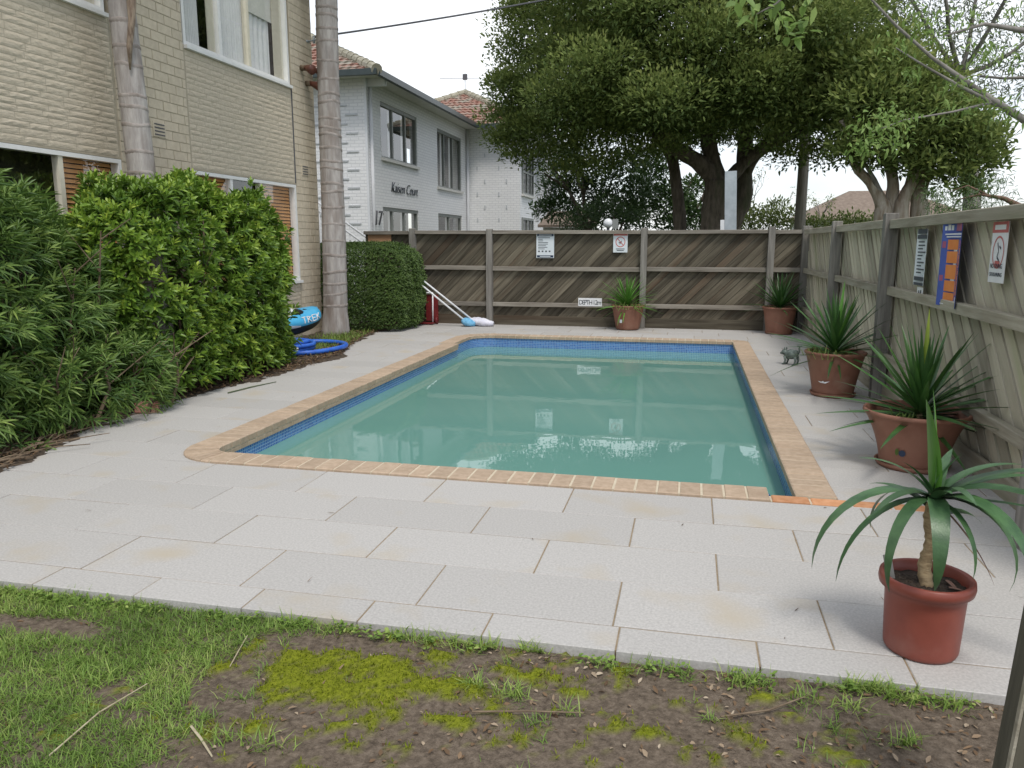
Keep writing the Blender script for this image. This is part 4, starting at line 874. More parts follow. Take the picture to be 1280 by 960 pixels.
for lb, x, Y, h, sd in (('bare twiggy tree seen beside the timber pole', 965, 30, 3.3, 5), ('small bare twiggy tree right of the timber pole', 1020, 32, 3.0, 11)):
    random.seed(sd); base = atY(x, 300, Y); base.z = -.13; t = thing('bare_tree', lb, 'tree', base); b = MB(); tips = []
    branch(b, Vector((0, 0, 0)), Vector((0, 0, 1)), h * .5, .07, 4, tips, .5, .22, 3, (2, 3), .72, 6); b.build('trunk', mt['bark_g'], t)
    P = np.array([tuple(q[0]) for q in tips]); P = np.repeat(P, 3, 0) + rng.normal(size=(len(P) * 3, 3)) * .1; n = len(P)
    leaf_mesh('crown', P, unit(n), unit(n), np.full(n, .09), np.full(n, .035), lf['yellow'], parent=t)
fh = thing('house', 'distant low house with brown hipped roof past the pale fence', 'building', atY(1062, 303, 48) * 1); fh.location.z = -.13
MB().box(-2.6, 6, 0, 6, 0, 3.0).build('wall', mt['soffit'], fh)
MB().add([(-3.2, -.6, 2.95), (6.6, -.6, 2.95), (6.6, 6.6, 2.95), (-3.2, 6.6, 2.95), (.3, 3, 4.7), (3.2, 3, 4.7)], [(0, 1, 5, 4), (1, 2, 5), (2, 3, 4, 5), (3, 0, 4)]).build('roof', mt['roofbrown'], fh)
ff = thing('far_shed', 'low roof of a shed between the white flats and the dark tree', 'shed', (*atY(712, 300, 27.5).xy, -.13))
MB().box(-.95, .8, 0, 2, 0, 2.2).build('wall', mt['soffit'], ff); MB().add([(-1.1, -.2, 2.2), (.95, -.2, 2.2), (.95, 2, 2.75), (-1.1, 2, 2.75), (-1.1, -.2, 2.28), (.95, -.2, 2.28), (.95, 2, 2.83), (-1.1, 2, 2.83)], [(3, 2, 1, 0), (4, 5, 6, 7), (0, 1, 5, 4), (1, 2, 6, 5), (2, 3, 7, 6), (3, 0, 4, 7)]).build('roof', mt['roofbrown'], ff)
# --- eucalypt, upper right
random.seed(21); base = Vector((*atY(1215, 300, 24).xy, -.13)); t = thing('eucalypt_tree', 'tall pale branched tree with thin grey foliage above the pale trunks', 'tree', base); b = MB(); tips = []
tp = atY(1200, 95, 24) - base; b.tube([(0, 0, 0), (tp.x * .3 + .1, 0, tp.z * .5), tp], [.28, .22, .17], 10)
for d in ((-.6, -.2, .7), (.5, -.3, .8), (.1, .3, 1), (-.2, -.5, .8), (.85, 0, .45), (-.9, .1, .4)): branch(b, tp, Vector(d), 2.6, .065, 3, tips, .5, .12, 4, (2, 3), .7, 7)
b.build('trunk', mt['bark_g'], t)
P = np.array([tuple(q[0]) for q in tips]); P = np.repeat(P, 60, 0) + rng.normal(size=(len(P) * 60, 3)) * .36; P = np.concatenate([P] + [np.array(atY(x, y, Y) - base) + rng.normal(size=(330, 3)) * np.array([.5, .6, .42]) for x, y, Y in ((1085, 15, 23), (1110, 40, 24), (1130, 5, 23.5), (1150, 60, 24), (1165, 25, 23), (1185, 85, 24), (1195, 5, 24), (1215, 50, 23.5), (1230, 100, 24), (1245, 20, 24), (1262, 75, 23.5), (1275, 115, 24), (1280, 40, 24), (1140, 85, 24.5), (1100, -10, 24), (1180, -20, 24))]); n = len(P); D = unit(n); D[:, 2] -= .5
leaf_mesh('crown', P, D, unit(n), .16 * (.6 + .8 * rng.random(n)), np.full(n, .030), lf['euc'], parent=t)
# --- near tree outside the frame on the right: its limbs hang into view
random.seed(33); base = Vector((5.4, 9.4, -.13)); F0 = base.copy(); t = thing('overhanging_tree', 'fresh leaved tree whose mossy limb hangs over the pale fence', 'tree', base)
b = MB(); b.tube([(0, 0, -.1), (-.05, 0, .9), (-.15, 0, 1.7), (-.1, 0, 3.0), (0, .1, 5.2)], [.24, .2, .18, .16, .1], 12)
b.build('trunk', mt['bark'], t, True)
twP = []
def near_limb(pts, rads, nm='limb', k=6, m='bark'):
    b = MB(); b.tube([p - F0 for p in pts], rads, 9); b.build(nm, mt[m], t, True)
near_limb([Vector((5.3, 9.4, 1.6)), Vector((4.2, 9.1, 2.15)), atY(1280, 150, 9), atY(1230, 118, 9), atY(1165, 72, 9), atY(1120, 32, 9), atY(1090, 0, 9), atY(1070, -40, 9)], [.07, .055, .038, .03, .017, .014, .011, .008], m='bark_g')
near_limb([atY(1290, 158, 9), atY(1240, 128, 9.0), atY(1200, 108, 8.9), atY(1160, 85, 8.8), atY(1120, 60, 8.7)], [.02, .02, .016, .011, .006], m='bark_g')
near_limb([atY(1225, 95, 9), atY(1255, 98, 8.8), atY(1300, 96, 8.6)], [.012, .012, .02], m='bark_g')
near_limb([Vector((5.35, 9.4, 3.4)), Vector((3.9, 8, 4.4)), Vector((2.2, 6.4, 4.1)), Vector((1.1, 5.4, 3.5)), atY(1000, -25, 5), atY(970, 5, 5), atY(945, 18, 5)], [.08, .06, .04, .022, .012, .006, .003], m='bark_g')
near_limb([atY(1240, 128, 9), atY(1190, 140, 8.6), atY(1130, 150, 8.3), atY(1090, 165, 8.1)], [.014, .010, .006, .003], m='bark_g')
near_limb([Vector((5.35, 9.4, 2.6)), Vector((4.2, 9.0, 3.5)), atY(1290, 40, 8.6), atY(1230, 30, 8.4), atY(1180, 45, 8.2)], [.06, .045, .03, .016, .006], m='bark_g')
def sprays(lst, n, ll, lw, sd):
    P = []; D = []
    for x, y, Y, r in lst:
        c = np.array(atY(x, y, Y) - F0); q = rng.normal(size=(n, 3)) * np.array([r, r, r * .7]); P.append(c + q); d = unit(n); d[:, 2] -= .45; D.append(d)
    P = np.concatenate(P); D = np.concatenate(D); k = len(P)
    leaf_mesh('crown', P, D, unit(k) * .5 + np.array([[0, -.3, .7]]), ll * (.6 + .7 * rng.random(k)), lw * (.7 + .6 * rng.random(k)), lf['fresh'], .1, .2, np.clip(.5 + .25 * rng.normal(size=k), 0, 1), t)
sprays([(930, 8, 5, .05), (965, 12, 5, .06), (995, 28, 5, .06), (975, -8, 5, .07), (945, -10, 5, .07), (1010, 5, 5, .05), (990, 40, 5, .035)], 9, .085, .04, 1)
sprays([(1080, 160, 8.1, .09), (1110, 155, 8.1, .10), (1095, 180, 8, .09), (1120, 175, 8.2, .08), (1075, 185, 8, .07), (1130, 148, 8.3, .08), (1105, 140, 8.2, .08)], 46, .06, .028, 2)
sprays([(1125, 55, 8.8, .09), (1180, 42, 8.4, .12), (1210, 15, 8.4, .12), (1160, 30, 8.6, .08), (1250, 60, 8.6, .13), (1270, 70, 8.4, .1), (1190, 108, 8.9, .10), (1225, 125, 8.8, .12), (1255, 140, 9, .1), (1280, 135, 8.8, .1), (1140, 90, 8.9, .06), (1230, 70, 9, .08), (1190, 135, 8.8, .10), (1270, 20, 8.6, .12), (1150, 10, 8.6, .08)], 44, .07, .022, 3)
# --- wispy tree at the right edge of the pale fence
random.seed(5); base = Vector((*atY(1330, 300, 14).xy, -.13)); F0 = base.copy(); t = thing('wispy_tree', 'wispy fine leaved tree reaching from behind the no diving sign', 'tree', base)
b = MB(); b.tube([(0, 0, 0), (.05, 0, 1.3), (0, 0, 2.4), (.2, 0, 4)], [.14, .12, .1, .05], 9)
lim = [Vector((base.x, base.y, 1.9)), atY(1275, 258, 14), atY(1255, 248, 14), atY(1225, 243, 14), atY(1195, 250, 14)]; b.tube([p - base for p in lim], [.07, .05, .035, .02, .008], 8)
b.tube([p - base for p in (atY(1235, 244, 14), atY(1210, 232, 14), atY(1185, 240, 14))], [.02, .012, .004], 6); b.build('trunk', M('reddish bark', (.12, .07, .05), (.22, .14, .10), 6, .9), t, True)
P = []
for x, y, r in ((1235, 240, .2), (1205, 245, .2), (1185, 255, .16), (1215, 258, .16), (1250, 262, .14), (1175, 262, .12), (1240, 225, .14), (1230, 268, .1), (1200, 268, .12), (1165, 240, .1)): P.append(np.array(atY(x, y, 14) - base) + rng.normal(size=(170, 3)) * np.array([r, r * 1.3, r * .6]))
P = np.concatenate(P); n = len(P); D = unit(n); D[:, 2] -= .6
leaf_mesh('crown', P, D, unit(n), .10 * (.6 + .8 * rng.random(n)), np.full(n, .012), lf['dark'], parent=t, tint=np.clip(.5 + .3 * rng.normal(size=n), 0, 1))
# ---------------------------------------------------------------- poles and wires
pp = Vector((2.74, 22.0, -.13)); t = thing('power_pole', 'round grey timber power pole beyond the fence corner', 'pole', pp)
MB().tube([(0, 0, 0), (0, 0, 4), (0, 0, 9.8)], [.15, .13, .10], 14).build('shaft', mt['pole'], t, True)
MB().box(-.9, .9, -.06, .06, 9.2, 9.32).build('crossarm', mt['pole'], t)
A = Vector((CX + .12, 12.5, 4.86)); E_ = Vector((2.74, 21.93, 9.0)); pts = []
for i in range(31): s = i / 30; p = A.lerp(E_, s); p.z -= .55 * 4 * s * (1 - s) * .35; pts.append(p)
o = MB().tube(pts, .016, 6).build('overhead_wire', mt['letter']); tag(o, 'black overhead wire running from the cream wall up across the sky', 'wire')
gp = thing('steel_post', 'tall grey steel post standing behind the fence by the forked trunk', 'post', (.80, 16, -.13))
o = MB().box(-.11, .11, -.05, .05, 0, 3.03).build('shaft', mt['metal'], gp); MB().box(-.19, -.112, -.04, .04, 0, 2.12).build('side_plate', mt['whitepl'], gp); gp.rotation_euler.y = R(-2.4)
gl = thing('globe_lamp', 'white globe lamp on a short dark post behind the fence', 'lamp', (-1.66, 16, -.13))
MB().tube([(0, 0, 0), (0, 0, 1.98)], .03, 10).build('post', mt['letter'], gl, True); MB().ball((0, 0, 2.06), .095, 20, 14).build('globe', mt['globe'], gl, True); MB().box(.09, .2, -.04, .04, 1.95, 2.14).build('switch_box', mt['greyfr'], gl)
# ================================================================ POTS AND YUCCAS
def pot(label, loc, prof, m, soil_r, soil_z, saucer=None):
    t = thing('plant_pot', label, 'pot', loc); MB().lathe(prof, n=40, close=True).build('pot_body', mt[m], t, True)
    s = MB(); n = 28; vs = [(0, 0, soil_z + .012)]
    for r_ in (.35, .7, 1.0):
        for k in range(n): a = 2 * math.pi * k / n; vs.append((soil_r * r_ * math.cos(a), soil_r * r_ * math.sin(a), soil_z + random.uniform(-.006, .008)))
    fs = [(0, 1 + k, 1 + (k + 1) % n) for k in range(n)] + [(1 + i * n + k, 1 + (i + 1) * n + k, 1 + (i + 1) * n + (k + 1) % n, 1 + i * n + (k + 1) % n) for i in range(2) for k in range(n)]
    s.add(vs, fs).build('soil', mt['soil'], t)
    if saucer: r_ = saucer; MB().lathe([(.0, .002), (r_ * .93, .002), (r_, .035), (r_ - .012, .036), (r_ * .9, .012), (0, .012)], n=36).build('saucer', mt[m], t, True)
    return t
def potprof(rb, rt, h, lip=.03, bell=1.0, z0=.014):
    pr = [(0, z0), (rb * .96, z0), (rb, z0 + .012)]
    for i in range(1, 9): s = i / 9; pr.append((rb + (rt - lip * .55 - rb) * s ** bell, z0 + (h - z0 - lip) * s))
    pr += [(rt - lip * .5, h - lip * 1.15), (rt - .004, h - lip), (rt, h - lip * .6), (rt - .003, h - .004), (rt - .012, h), (rt - .024, h - .006), (rt - .032, h - .05), (rt * .80, h - .12), (0, h - .12)]
    return pr
def leaf_blade(L_, W_, curve, fold=.25, seg=9, tip=1.0, kink=0):
    """blade along +X, curling down by 'curve' radians over its length; folded along the midrib"""
    b = MB(); vs = []; x = z = 0; a = 0
    for i in range(seg + 1):
        s = i / seg; w_ = W_ * (.55 + .45 * min(1, s * 4)) * max(.02, (1 - s ** 2.2)) ** .8
        c, sn = math.cos(a), math.sin(a)
        vs += [(x + fold * w_ * .5 * -sn * -1 * 0, w_ / 2, z + fold * w_ * .5), (x, 0, z), (x, -w_ / 2, z + fold * w_ * .5)]
        a -= curve / seg * (1 + kink * math.sin(s * 3.1)); x += L_ / seg * math.cos(a); z += L_ / seg * math.sin(a)
    fs = []
    for i in range(seg):
        for k in (0, 1): fs.append((i * 3 + k, i * 3 + k + 1, i * 3 + k + 4, i * 3 + k + 3))
    b.add(vs, fs); return b
def yucca(label, loc, n, L_, W_, e0, e1, seed, cur=(.1, .5), m='leaf_y', cane=None, special=(), top=.10, young=0):
    rs = random.Random(seed); t = thing('yucca_plant', label, 'yucca', loc)
    variants = [leaf_blade(1, W_ / L_ * q, cur[0] + (cur[1] - cur[0]) * k / 5, .3).mesh('leaf', mt[m]) for k, q in enumerate((1, .9, 1.1, 1, .85, 1))]
    for v in variants: v.polygons.foreach_set('use_smooth', [True] * len(v.polygons))
    if cane: MB().tube([(.006 * math.sin(i * .4), .004 * math.cos(i * .5), -.08 + (cane + top + .08) * i / 34) for i in range(35)], [cane_r * (1.12 - .25 * i / 34) * (1.09 if i % 3 == 0 else .97 - .03 * (i % 3)) + rs.uniform(-.0015, .0015) for i in range(35)], 14).build('cane', mt['cane'], t, True)
    else: MB().tube([(0, 0, -.06), (0, 0, top)], [.03, .015], 8).build('cane', mt['cane'], t, True)
    z0 = cane or 0
    for k in range(n):
        s = k / (n - 1); el_ = R(e0 + (e1 - e0) * s ** .85 + rs.uniform(-7, 7)); az_ = k * 2.39996 + rs.uniform(-.25, .25)
        o = link('leaf', variants[min(5, max(0, int((1 - s) * 5 + rs.uniform(-.8, .9))))], t); ln = L_ * (.78 + .3 * math.sin(math.pi * min(1, .25 + s * .8))) * rs.uniform(.85, 1.12)
        o.matrix_local = Matrix.Translation((0, 0, z0 + top * s)) @ Matrix.Rotation(az_, 4, 'Z') @ Matrix.Rotation(-el_, 4, 'Y') @ Matrix.Rotation(rs.uniform(-.3, .3), 4, 'X') @ Matrix.Diagonal((ln, ln, ln, 1))
    for (azd, eld, ln, wd, cv, mm) in special:
        me = leaf_blade(ln, wd, cv, .3, 12).mesh('leaf', mt[mm], True); o = link('leaf', me, t)
        o.matrix_local = Matrix.Translation((0, 0, z0 + top * .75)) @ Matrix.Rotation(R(azd), 4, 'Z') @ Matrix.Rotation(-R(eld), 4, 'Y')
    return t
def undergrowth(label, loc, n, r, ln, mat_, seed):
    a = rng.random(n) * 6.283; q = r * rng.random(n) ** .5; P = np.stack([np.cos(a) * q, np.sin(a) * q, np.zeros(n)], 1)
    o = blades('pot_weed', P, ln, .011, mat_, lean=1.0, tint=np.clip(.75 + .2 * rng.normal(size=n), 0, 1)); o.location = loc; del o['kind']; tag(o, label, 'weed', kind='stuff'); return o
# E: in front of the back fence, below the no-diving sign
pe = gnd(785, 411); pot('tapered terracotta pot with a white sticker under the no diving sign', (pe.x, 14.12, 0), potprof(.205, .30, .445, .03), 'pot', .26, .385)
yucca('bushy bright yucca under the no diving sign', (pe.x - .02, 14.12, .38), 90, .62, .035, -8, 86, 2, (.15, .7), 'leaf_br')
undergrowth('pale weeds spilling from the pot under the no diving sign', (pe.x, 14.08, .385), 170, .30, .15, lf['fresh'], 1)
# D: fence corner
pot('straight sided terracotta pot in the fence corner', (1.52, 14.08, 0), potprof(.215, .295, .465, .035, 1.3), 'pot', .255, .40, .235)
yucca('dense dark yucca in the fence corner', (1.52, 14.08, .40), 90, .66, .035, 2, 88, 3, (.05, .5), 'leaf_y')
# C: mid right
pot('flared terracotta pot with white bird motif beside the ornaments', (1.475, 8.42, 0), potprof(.20, .30, .46, .03, 1.25), 'pot', .258, .40, .225)
yucca('spiky upright yucca beside the ornaments', (1.475, 8.42, .40), 74, .66, .040, -12, 87, 4, (.02, .35), 'leaf_y', special=((200, 78, .66, .05, .05, 'leaf_br'), (60, 82, .7, .05, .05, 'leaf_br'), (300, 70, .62, .05, .1, 'leaf_br')))
undergrowth('pale weeds around the spiky upright yucca', (1.40, 8.36, .40), 120, .24, .13, lf['fresh'], 2)
# B: large pot
pot('widest bell shaped terracotta pot with a blue flower motif', (1.575, 5.80, 0), potprof(.215, .345, .405, .03, 1.7), 'pot', .30, .335, .245)
yucca('large yucca with a yellow new leaf in the widest pot', (1.60, 5.80, .335), 74, .66, .048, -10, 84, 6, (.03, .35), 'leaf_y', special=((250, 87, .70, .046, .03, 'leaf_new'), (200, 80, .60, .04, .05, 'leaf_br'), (190, 62, .6, .05, .1, 'leaf_br')))
undergrowth('pale weeds at the rim of the widest pot', (1.42, 5.72, .335), 60, .12, .08, lf['fresh'], 3)
# A: nearest, red plastic nursery pot
ax_, ay_ = .925, 3.07
pa = pot('small red brown plastic nursery pot near the lawn edge', (ax_, ay_, 0), potprof(.132, .168, .305, .045, 1.0, .004), 'pot_red', .14, .262)
cane_r = .024
def pxdir(px, py):   # azimuth of a leaf tip seen at this pixel, for the plane of the plant
    v = atY(px, py, ay_); return v
yucca('drooping strap leaved yucca on a rough cane in the small red brown pot', (ax_ - .005, ay_, .265), 6, .27, .052, 35, 80, 8, (.5, 1.3), 'leaf_b', cane=.27, top=.09,
      special=((190, 32, .62, .080, 2.1, 'leaf_b'), (202, 14, .54, .042, 1.7, 'leaf_b'), (228, 28, .52, .052, 2.5, 'leaf_b'), (262, 32, .48, .072, 2.7, 'leaf_b'), (312, 38, .56, .084, 2.3, 'leaf_b'), (340, 44, .72, .086, 2.1, 'leaf_b'), (325, 30, .5, .06, 2.4, 'leaf_b'), (10, 38, .62, .055, 1.0, 'leaf_b'), (24, 26, .55, .06, .7, 'leaf_b'), (355, 8, .46, .036, .35, 'leaf_b'), (300, 10, .36, .03, 1.9, 'leaf_b'), (140, 30, .36, .05, 2.2, 'leaf_b'), (70, 40, .36, .055, 1.9, 'leaf_b'),
               (215, 85, .40, .066, .25, 'leaf_br'), (160, 88, .42, .06, .10, 'leaf_br'), (190, 60, .34, .055, 1.0, 'leaf_b'), (280, 55, .32, .055, 1.3, 'leaf_b'), (10, 58, .36, .055, 1.1, 'leaf_b'), (330, -35, .36, .02, .5, 'leaf_dead'), (215, 38, .34, .05, 1.4, 'leaf_b'), (338, 28, .38, .05, 1.9, 'leaf_b')))
o = MB().box(-.016, .016, -.0015, .0015, 0, .11).build('plant_tag', mt['concrete']); o.location = (ax_ - .115, ay_ + .03, .25); o.rotation_euler = (R(-8), R(-10), .3); tag(o, 'small grey plant tag stuck in the soil of the red brown pot', 'plant tag')
for k, (x, y, L_, w_) in enumerate(((.07, -.03, .09, .02), (.02, .06, .07, .015), (-.03, -.07, .06, .015), (.08, .04, .08, .02))):
    o = leaf_blade(L_, w_, .5, .2, 5).build('dead_leaf', mt['leaf_dead']); o.location = (ax_ + x, ay_ + y, .272); o.rotation_euler.z = k * 1.7; tag(o, 'pale dead leaf curled on the soil of the red brown pot', 'dead leaf', 'dead leaves in the red brown pot')
# motifs on the pots: flat decals hugging the curved wall
def decal(parent_xy, ang, z, r_, w_, h_, m, shape, parent=None, name='motif'):
    b = MB(); n = len(shape); vs = []
    for u, v in shape: a = ang + u * w_ / r_; rr = r_ ; vs.append((parent_xy[0] + rr * math.cos(a), parent_xy[1] + rr * math.sin(a), z + v * h_))
    b.add(vs, [tuple(range(n))]); o = b.build(name, m); return o
pots = [o for o in bpy.data.objects if o.name.startswith('plant_pot')]
def stick(o, p): o.parent = p; o.matrix_parent_inverse = Matrix.Translation(-p.location)
bird = [(-.5, .1), (-.2, .02), (-.05, .25), (.05, .02), (.5, .25), (.15, -.25), (-.3, -.2)]
stick(decal((1.475, 8.42), R(238), .165, .2405, .12, .05, mt['whitepl'], bird), pots[2])
disc = [(.5 * math.cos(k * .6283), .5 * math.sin(k * .6283)) for k in range(10)]
stick(decal((1.575, 5.80), R(240), .135, .2475, .045, .045, mt['navy'], disc), pots[3]); stick(decal((1.575, 5.80), R(232), .14, .2480, .025, .05, lf['fresh'], disc), pots[3])
stick(decal((pe.x, 14.12), R(245), .17, .2465, .05, .06, mt['signwhite'], [(-.5, -.5), (.5, -.5), (.5, .5), (-.5, .5)]), pots[0])
# ================================================================ POOLSIDE OBJECTS
def ornament(label, loc, rz, sc=1.):
    t = thing('garden_ornament', label, 'ornament', loc); t.rotation_euler.z = rz; t.scale = (sc,) * 3
    b = MB(); b.ball((0, 0, .14), (.105, .06, .062), 14, 10).ball((-.09, 0, .165), (.05, .042, .042), 12, 8).ball((-.135, 0, .15), (.026, .022, .02), 10, 6)
    b.ball((.0, 0, .185), (.05, .035, .03), 10, 6).ball((.06, 0, .17), (.045, .045, .04), 10, 6)
    b.build('body', mt['bronze'], t, True)
    MB().tube([(.09, 0, .15), (.115, 0, .19), (.11, 0, .24), (.12, 0, .262)], [.016, .013, .011, .012], 8).tube([(.085, 0, .262), (.15, 0, .268)], [.009, .009], 8).build('tail', mt['bronze'], t, True)
    for x, y in ((-.07, .035), (-.07, -.035), (.075, .035), (.075, -.035)): MB().tube([(x, y, .12), (x + .012, y * 1.1, .06), (x - .005, y * 1.15, .012), (x - .03, y * 1.15, .008)], [.022, .015, .013, .012], 8).build('leg', mt['bronze'], t, True)
    for y in (.028, -.028): MB().ball((-.085, y, .215), (.012, .008, .022), 8, 6).build('ear', mt['bronze'], t, True)
p1 = gnd(988, 456); ornament('small verdigris animal ornament with raised tail, in the open on the pavers', (p1.x, p1.y, 0), R(-35), .95)
p2 = gnd(1013, 455); ornament('small verdigris animal ornament half hidden behind the flared pot', (p2.x + .06, p2.y, 0), R(-20), .8)
o = MB().box(-.1, .1, -.045, .045, 0, .085, .006).build('loose_brick', mt['redbrick']); o.location = (-4.86, 6.12, .012); o.rotation_euler = (.1, .05, .5); tag(o, 'single chipped pink brick lying at the edge of the garden bed', 'brick')
o = MB().tube([gnd(285, 492) + Vector((0, 0, .008)), gnd(315, 484.5) + Vector((0, 0, .009)), gnd(345, 478) + Vector((0, 0, .007))], [.007, .007, .004], 6).build('stick', M('green stick', (.07, .1, .05), (.12, .14, .08), 9, .8)); tag(o, 'thin green stick lying on the pavers beside the hedge', 'stick')
# kayak
kd = Vector((.30, .95, 0)).normalized(); nose = Vector((-5.70, 11.25, 0)); KL = 2.5
kk = thing('inflatable_kayak', 'blue inflatable kayak with white markings resting behind the hedge', 'kayak', nose - kd * KL / 2 + Vector((0, 0, 0))); kk.rotation_euler.z = math.atan2(kd.y, kd.x)
def hull(z0, hw, hh, part, lo, hi, ns=24, nr=20, inset=0):
    vs = []; fs = []
    for i in range(ns + 1):
        s = -1 + 2 * i / ns; f = max(.0, 1 - abs(s) ** 4.2) ** .5; lift = .10 * abs(s) ** 3
        for k in range(nr + 1):
            a = lo + (hi - lo) * k / nr; vs.append((s * KL / 2, (hw * f + .01) * math.cos(a), z0 + lift + (hh * (.55 + .45 * f)) * math.sin(a)))
    for i in range(ns):
        for k in range(nr): a = i * (nr + 1) + k; fs.append((a, a + 1, a + nr + 2, a + nr + 1))
    return MB().add(vs, fs)
hull(.36, .31, .17, 't', R(-42), R(222)).build('hull_top', mt['blue'], kk, True)
hull(.36, .303, .215, 'b', R(190), R(350)).build('hull_bottom', mt['black'], kk, True)
MB().ball((.45, -.02, .52), (.34, .20, .085), 18, 10).build('seat_pad', mt['whitepl'], kk, True)
MB().ball((.62, -.12, .50), (.20, .11, .075), 14, 8).build('seat_trim', mt['black'], kk, True)
MB().ball((.42, -.17, .475), (.12, .06, .045), 12, 8).build('seat_patch', mt['signred'], kk, True)
MB().tube([(.82, -.08, .49), (.86, -.1, .54), (.92, -.1, .53)], .018, 8).build('carry_handle', mt['black'], kk, True)
def hull_pt(s, a, off=.004):
    f = max(0, 1 - abs(s) ** 4.2) ** .5; lift = .10 * abs(s) ** 3
    return Vector((s * KL / 2, -((.31 + off) * f + .01) * math.cos(a), .36 + lift + (.17 + off) * (.55 + .45 * f) * math.sin(a)))
def hull_patch(name, m, quads):
    b = MB()
    for s0, s1, a0, a1, a2, a3 in quads:
        k = 8; vs = []
        for i in range(k + 1):
            s = s0 + (s1 - s0) * i / k; lo_ = a0 + (a2 - a0) * i / k; hi_ = a1 + (a3 - a1) * i / k
            for q in range(5): vs.append(hull_pt(s, R(lo_ + (hi_ - lo_) * q / 4)))
        b.add(vs, [(i * 5 + q, i * 5 + q + 1, i * 5 + q + 6, i * 5 + q + 5) for i in range(k) for q in range(4)])
    b.build(name, m, kk, True)
hull_patch('white_flash', mt['whitepl'], [(.1, .47, -22, 6, -20, -12), (.1, .40, 30, 52, 45, 50)])
def hull_letters(word, s0, step):
    G = {'T': [((0, 1), (1, 1)), ((.5, 1), (.5, 0))], 'R': [((0, 0), (0, 1)), ((0, 1), (.9, .85)), ((.9, .85), (0, .5)), ((.2, .5), (1, 0))], 'E': [((0, 0), (0, 1)), ((0, 1), (1, 1)), ((0, .5), (.8, .5)), ((0, 0), (1, 0))], 'K': [((0, 0), (0, 1)), ((0, .45), (1, 1)), ((.2, .55), (1, 0))]}
    for i, ch in enumerate(word):
        b = MB()
        for (u0, v0), (u1, v1) in G[ch]:
            pts = [hull_pt(s0 + (i + (u0 + (u1 - u0) * q / 3) * .7) * step, R(-4 + 30 * (v0 + (v1 - v0) * q / 3)), .006) for q in range(4)]; b.tube(pts, .009, 5)
        b.build('lettering', mt['whitepl'], kk)
hull_letters('TREK', .50, .092)
# hose coil
hs = MB(); hc = Vector((-5.37, 10.18, 0)); pts = []
def coil(c, r0, turns, z0, dz, rr, seedv, ecc=1.15, n=44):
    rs = random.Random(seedv); pp_ = []
    for i in range(int(turns * n)):
        a = 2 * math.pi * i / n + 2.6; r_ = r0 + rr * math.sin(a * .37 + seedv); pp_.append(c + Vector((r_ * math.cos(a), r_ * ecc * math.sin(a), z0 + dz * i / n + .006 * math.sin(a * 2.3))))
    return pp_
t = thing('pool_hose', 'coiled ribbed blue pool hose on the grass under the kayak', 'hose', hc)
def ribbed(pp_, r_): return MB().tube([p - hc for p in pp_], [r_ * (1 + (.08 if i % 2 else -.06)) for i in range(len(pp_))], 10)
ribbed(coil(hc + Vector((.03, .10, 0)), .50, 1.2, .045, .03, .05, 1, 1.2, 120), .033).build('outer_loop', mt['hose'], t, True)
ribbed(coil(hc + Vector((-.08, -.22, 0)), .27, 2.6, .05, .055, .03, 4, 1.1, 90), .03).build('inner_coil', mt['hose'], t, True)
MB().tube([(-.0, -.52, .10), (.14, -.47, .10)], .036, 10).build('cuff', mt['whitepl'], t, True)
# pool scoop poles leaning on the clipped hedge
for dx, lb, m, nm in ((0, 'white pool pole with blue leaf net lying nearer the fence', 'netblue', 'b'), (.10, 'white pool pole with pale lilac net bag at the foot of the fence post', 'netwhite', 'w')):
    base = Vector((-4.02 + dx * 1.3, 14.0 + dx, .03)); topv = atY(519, 350 - dx * 70, 13.75 + dx) ; d = (topv - base); t = thing('pool_scoop', lb, 'pool net', (base.x, base.y, 0))
    MB().tube([(0, 0, .05), d * 1.12 + Vector((0, 0, .03))], .017, 10).build('pole', mt['whitepl'], t, True)
    b = MB(); rs = random.Random(3 + int(dx * 10))
    ax_d = Vector((.95, .12 - dx, -.08)); n = 12; vs = []
    for i in range(13):
        s = i / 12; c = Vector((-.12, 0, .10)) + ax_d * (.46 if dx else .26) * s; c.z = max(.05, .10 - .06 * s)
        for k in range(n): a = 2 * math.pi * k / n; r_ = (.03 + .07 * math.sin(math.pi * min(1, s * .8 + .12)) + .012 * rs.uniform(-1, 1)); vs.append((c.x + rs.uniform(-.008, .008), c.y + r_ * 1.3 * math.cos(a), max(.006, c.z + r_ * .85 * math.sin(a))))
    b.add(vs, [(i * n + k, i * n + (k + 1) % n, (i + 1) * n + (k + 1) % n, (i + 1) * n + k) for i in range(12) for k in range(n)] + [tuple(range(n))[::-1], tuple(range(12 * n, 13 * n))]); b.build('net_bag', mt[m], t, True)
# red hand trolley
tv = thing('hand_trolley', 'dark red hand trolley parked between the clipped hedge and the fence', 'trolley', (-4.93, 14.22, 0))
for x in (-.13, .13): MB().tube([(x, 0, .02), (x, .02, .60)], .014, 8).build('upright', mt['whitepl'], tv, True)
MB().tube([(-.13, .02, .60), (.13, .02, .60)], .013, 8).build('handle', mt['whitepl'], tv, True)
MB().box(-.02, .22, .05, .075, .06, .56).build('back_panel', mt['red'], tv)
MB().box(-.17, .17, -.14, .0, .015, .04).build('toe_plate', mt['red'], tv)
for x in (-.19, .19): MB().tube([(x - .02, .06, .07), (x + .02, .06, .07)], .07, 16).build('wheel', mt['red'], tv, True)
